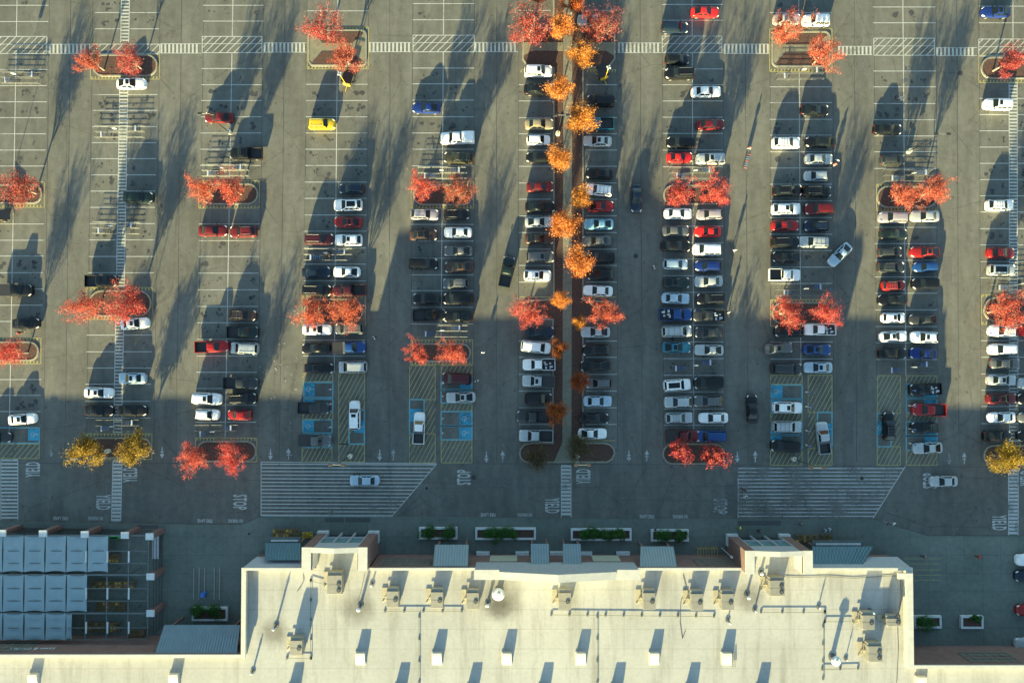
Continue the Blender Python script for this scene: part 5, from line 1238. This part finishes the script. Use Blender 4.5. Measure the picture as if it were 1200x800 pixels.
# plant tables inside and outside
def plant_blob(mb, c, r, n, s, rg):
    for _ in range(n):
        d_ = Vector((rg.gauss(0,1),rg.gauss(0,1),rg.gauss(0,.8))).normalized()*r*rg.uniform(.55,1.05); d_.z = abs(d_.z)*.9; p = Vector(c)+d_
        nr = (d_+Vector((rg.gauss(0,.4),rg.gauss(0,.4),.3))).normalized(); t1 = nr.orthogonal().normalized(); t1 = Matrix.Rotation(rg.uniform(0,6.28),3,nr) @ t1; t2 = nr.cross(t1); e = s*rg.uniform(.6,1.3)
        mb.add([p-t1*e,p-t2*e*.6,p+t1*e,p+t2*e*.6],[(0,1,2,3)])
prg = random.Random(21)
def display(u0, v0, u1, v1, z, lab, fl=.5, h=.8, gname='plant displays'):
    a, b = P(u0,v1,z), P(u1,v0,z); c = (a+b)/2; w, l = b.x-a.x, b.y-a.y
    t = thing('plant_display', (c.x,c.y,z), label=lab, category='plant display', group=gname)
    m = MB(); m.box(-w/2,-l/2,h-.08,w/2,l/2,h); [m.box(sx*(w/2-.1)-.05,sy*(l/2-.1)-.05,0,sx*(w/2-.1)+.05,sy*(l/2-.1)+.05,h-.08) for sx in (-1,1) for sy in (-1,1)]; m.obj('table', M['wood'], t)
    g_ = MB(); f_ = MB(); nx, ny = max(1,int(w/.5)), max(1,int(l/.5))
    for i in range(nx):
        for j in range(ny):
            if prg.random() < .15: continue
            c_ = (-w/2+(i+.5)*w/nx, -l/2+(j+.5)*l/ny, h+.02); tgt = f_ if prg.random() < fl else g_
            plant_blob(tgt, c_, .24, 26, .07, prg)
    if g_.f: g_.obj('leaves', M['lgreen'], t)
    if f_.f: f_.obj('blossoms', M['flow'], t)
display(321,618,352,628,.12,'long flower table left of the left tower, white and yellow blossoms',.45)
display(931,625,957,634,.12,'flower table right of the right tower with yellow blossoms',.3); display(960,625,973,634,.12,'small plant table right of the yellow blossom table',.05)
for k, (a, b, c, d_, lab, f) in enumerate(((130,648,143,657,'plant table under the open grid with orange blossoms',.6),(112,679,160,688,'long plant table with yellow flowers in the middle of the yard',.5),(116,703,150,714,'dark plant table below the yellow flowers',.1),(100,727,143,738,'plant table beside the sails near the store wall',.15),(153,735,172,745,'green plant table in the lower right of the yard',0),(20,632,44,640,'plant table hidden under the first sails',.2))):
    display(a,b,c,d_,.12,lab,f)
# pumpkins / yellow pots beside left tower
pk = 0
for i in range(3):
    for j in range(2):
        p = P(357+i*4.2, 624+j*3.4); t = thing('yellow_mum_pot', (p.x,p.y,.12), label='round yellow flower pot in the cluster left of the left tower', category='flower pot', group='yellow flower pots by the left tower')
        m = MB(); m.tube((0,0,0),(0,0,.3),.16,.22,n=10); m.obj('pot', M['soil'], t); m = MB(); plant_blob(m,(0,0,.3),.34,120,.06,prg); m.obj('blossoms', M['flow'], t)
# planters with evergreen shrubs
def planter(u0, v0, u1, v1, bushes, lab):
    a, b = P(u0,v1,.5), P(u1,v0,.5); c = (a+b)/2; w, l = b.x-a.x, b.y-a.y
    t = thing('planter', (c.x,c.y,.12), label=f'white framed raised planter {lab}', category='planter', group='raised planters by the store')
    m = MB(); e = .32; h = .5
    m.box(-w/2,-l/2,0,w/2,-l/2+e,h); m.box(-w/2,l/2-e,0,w/2,l/2,h); m.box(-w/2,-l/2+e+.002,0,-w/2+e,l/2-e-.002,h-.001); m.box(w/2-e,-l/2+e+.002,0,w/2,l/2-e-.002,h-.001); m.obj('rim', M['capw'], t)
    m = MB(); m.box(-w/2+e+.01,-l/2+e+.01,0,w/2-e-.01,l/2-e-.01,.36); m.obj('soil', M['mulch'], t)
    for k, (u, v, r) in enumerate(bushes):
        p = P(u, v, 1.4); hh = 1.5
        s = thing('shrub', (p.x,p.y,.45), label=f'dark green shrub, {ORD[k+1]} from the left in the planter {lab}', category='shrub', group='evergreen shrubs in the planters')
        m = MB(); rr = r/7
        for q in range(9): plant_blob(m, (prg.gauss(0,rr*.42),prg.gauss(0,rr*.36),prg.uniform(.1,hh*.6)), rr*.62, 190, .085, prg)
        m.obj('crown', M['lgreen'], s); m = MB()
        for q in range(4): m.tube((0,0,-.08),(prg.uniform(-.4,.4),prg.uniform(-.4,.4),.8),.04,.02,n=5)
        m.obj('stem', M['bark'], s)
planter(491,617.5,536,631.5,[(501,625,9),(525,625,10)],'right of the left tower'); planter(557,618,628,632,[(573,626,8),(590,625.5,8),(601,626.5,8)],'left of the two middle awnings')
planter(669,619,740,633,[(685,626.5,7),(698,626.5,7),(712,627.5,8),(727,626.5,6)],'right of the two middle awnings'); planter(763,620,807,634,[(776,628,8),(798,627.5,7)],'left of the right tower')
planter(225,711,267,727,[(230,717,7),(249,716,11)],'above the large blue awning, left'); planter(1071,721,1103,735.5,[(1087,731,10)],'against the right store wall'); planter(1126,721,1152,736,[(1146,725,4)],'standing alone on the right pavement')
# ------------------------------------------------------------------ odds and ends on the pavement
def rackthing(u, v, w, l, lab, mat, nm='cart_rack', z=.12, h=1.0):
    p = P(u, v); t = thing(nm, (p.x,p.y,z), label=lab, category='rack')
    m = MB(); n = max(2, int(w/.45))
    for i in range(n+1): x = -w/2+w*i/n; m.tube((x,-l/2,0),(x,-l/2,h),.03); m.tube((x,l/2,0),(x,l/2,h),.03); m.tube((x,-l/2,h),(x,l/2,h),.03)
    m.obj('frame', M[mat], t); m = MB()
    for y in (-l/2,l/2): m.tube((-w/2,y,h),(w/2,y,h),.03)
    m.obj('rail', M[mat], t)
rackthing(827,648,3.2,2.2,'orange barrier frame below the right lattice','yel')
# flat trolleys by the garden wall
t = thing('trolley_line', P(184,640,.12), label='line of pale flat trolleys parked beside the garden yard wall', category='trolleys')
m = MB(); m.box(-.55,-1.9,.3,.55,1.9,.42); m.obj('deck', M['wsteel'], t); m = MB()
for k in range(6): y = -1.7+k*.65; m.tube((.55,y,.4),(1.25,y-.1,.9),.03); m.tube((-.5,y,.4),(-.5,y,1.0),.03)
m.obj('handles', M['steel'], t)
t = thing('kayak_rack', P(137,628,.12), label='green and blue boats leaning by the garden yard pillar', category='boats')
m = MB(); m.box(-.9,-.3,.1,.9,.3,.9,bev=.25); m.obj('green_boat', M['greenpl'], t); m = MB(); m.box(-3.0,-.25,.1,-1.1,.25,.8,bev=.2); m.obj('blue_boat', M['bluepl'], t)
t = thing('storage_rails', P(243,683,.12), label='pale rails marking an empty bay left of the store wall', category='rails'); m = MB()
for x in (-2.2,-1.3,-.4,1.2,2.1): m.tube((x,-2.6,.15),(x,2.6,.15),.05)
m.obj('rail', M['beige'], t)
t = thing('blue_drum', P(240,695,.12), label='blue drum standing among the pale rails', category='drum'); m = MB(); m.tube((0,0,0),(0,0,.9),.42,n=16); m.tube((0,0,.9),(0,0,.95),.36,n=16); m.obj('drum', M['bluepl'], t, True)
t = thing('camera_pole', P(845,641,0)+Vector((0,0,.12)), label='white leaning camera pole in front of the right lattice', category='pole'); m = MB(); m.tube((0,0,0),(0,0,5.2),.07,.05); m.obj('pole', M['wsteel'], t); m = MB(); m.tube((0,0,5.2),(0,0,5.5),.2,n=10); m.obj('camera', M['capw'], t)
for k, (u, v) in enumerate(((340,607),(500,0),)): pass
for k, (u, v) in enumerate(((1125,86),(221,520),(745,300),(500,572),(555,559),(1010,560))):
    t = thing('manhole_cover', P(u, v), label='dark round manhole cover in the asphalt '+('of the upper right lane','left of the bottom third row','right of the central bays','below the fifth row','near the left STOP lettering','near the right striped crossing')[k], category='manhole cover', group='manhole covers')
    m = MB(); m.tube((0,0,-.05),(0,0,.006),.42,n=20); m.obj('frame', M['kerb'] if k % 2 else M['stainm'], t); m = MB(); m.tube((0,0,-.05),(0,0,.010),.34,n=20); m.obj('lid', M['stainm'], t)
# litter and pale scraps in the lane by the fourth row
lt = MB()
for k in range(22):
    p = P(random.gauss(335,16), random.gauss(440,32)); a = random.uniform(0,3.1); s = random.uniform(.12,.5)
    lt.strip((p.x,p.y),(p.x+s*math.cos(a),p.y+s*math.sin(a)),random.uniform(.05,.16),.0145)
lt.obj('lane_scuffs', M['wworn'], kind='structure')
lf = MB()
for k in range(900):
    c = random.choice(TREES+[(q[0],q[1],q[2],q[3],'') for q in OR]); p = P(c[0]+random.gauss(4,c[2]*1.1), c[1]+random.gauss(-2,c[2]*.9)); s = random.uniform(.05,.1); a = random.uniform(0,6.28)
    z = .15 if False else .02
    lf.add([(p.x+s*math.cos(a+q*1.57), p.y+s*math.sin(a+q*1.57), .15+.01*math.sin(q+k)) for q in range(4)], [(0,1,2,3)])
for c in TREES[:34]+[(q[0],q[1],q[2],q[3],'') for q in OR]:
    q0 = P(600+(c[0]-600)*.955, 417+(c[1]-417)*.955)
    for k in range(45):
        x, y = q0.x+random.gauss(0,1.6), q0.y+random.gauss(0,.9); s_ = random.uniform(.05,.1); a = random.uniform(0,6.28)
        lf.add([(x+s_*math.cos(a+q*1.57), y+s_*math.sin(a+q*1.57), .155+.01*math.sin(q+k)) for q in range(4)], [(0,1,2,3)], 1)
lf.obj('fallen_leaves', [M['lolive'], M['lred2']], kind='stuff')

# ------------------------------------------------------------------ camera, light, world
cam = bpy.data.cameras.new('camera'); co = bpy.data.objects.new('camera', cam); COL.objects.link(co)
co.location = (0,0,H); co.rotation_euler = (TH,0,0); cam.sensor_width = 36; cam.lens = F*36/1200; cam.clip_end = 1500; cam.clip_start = 1
scene.camera = co
EL = R(10.3); az = math.atan2(.26, 1.0)   # shadows run up and slightly right
sund = Vector((-math.sin(az)*math.cos(EL), -math.cos(az)*math.cos(EL), math.sin(EL)))
sl_ = bpy.data.lights.new('sun', 'SUN'); sl_.energy = 5.0; sl_.angle = R(.5); sl_.color = (1.0,.86,.42)
so = bpy.data.objects.new('sun', sl_); COL.objects.link(so); so.rotation_euler = sund.to_track_quat('Z','Y').to_euler(); so.location = (0,0,60)
w = bpy.data.worlds.new('World'); scene.world = w; w.use_nodes = True; nt = w.node_tree
sky = nt.nodes.new('ShaderNodeTexSky'); sky.sky_type = 'NISHITA'; sky.sun_disc = False; sky.sun_elevation = EL; sky.sun_rotation = math.atan2(sund.x, sund.y) % (2*math.pi)
sky.air_density = 1.0; sky.dust_density = .6; sky.ozone_density = .9
nt.links.new(mix(nt, 1.0, sky.outputs[0], (.88,1.02,.99), 'MULTIPLY'), nt.nodes['Background'].inputs[0]); nt.nodes['Background'].inputs[1].default_value = .075
vs_ = scene.view_settings; vs_.view_transform = 'Standard'; vs_.look = 'None'; vs_.exposure = 2.6; vs_.gamma = 1; vs_.use_curve_mapping = False
scene.render.engine = 'CYCLES'; scene.render.resolution_x = 1024; scene.render.resolution_y = 682
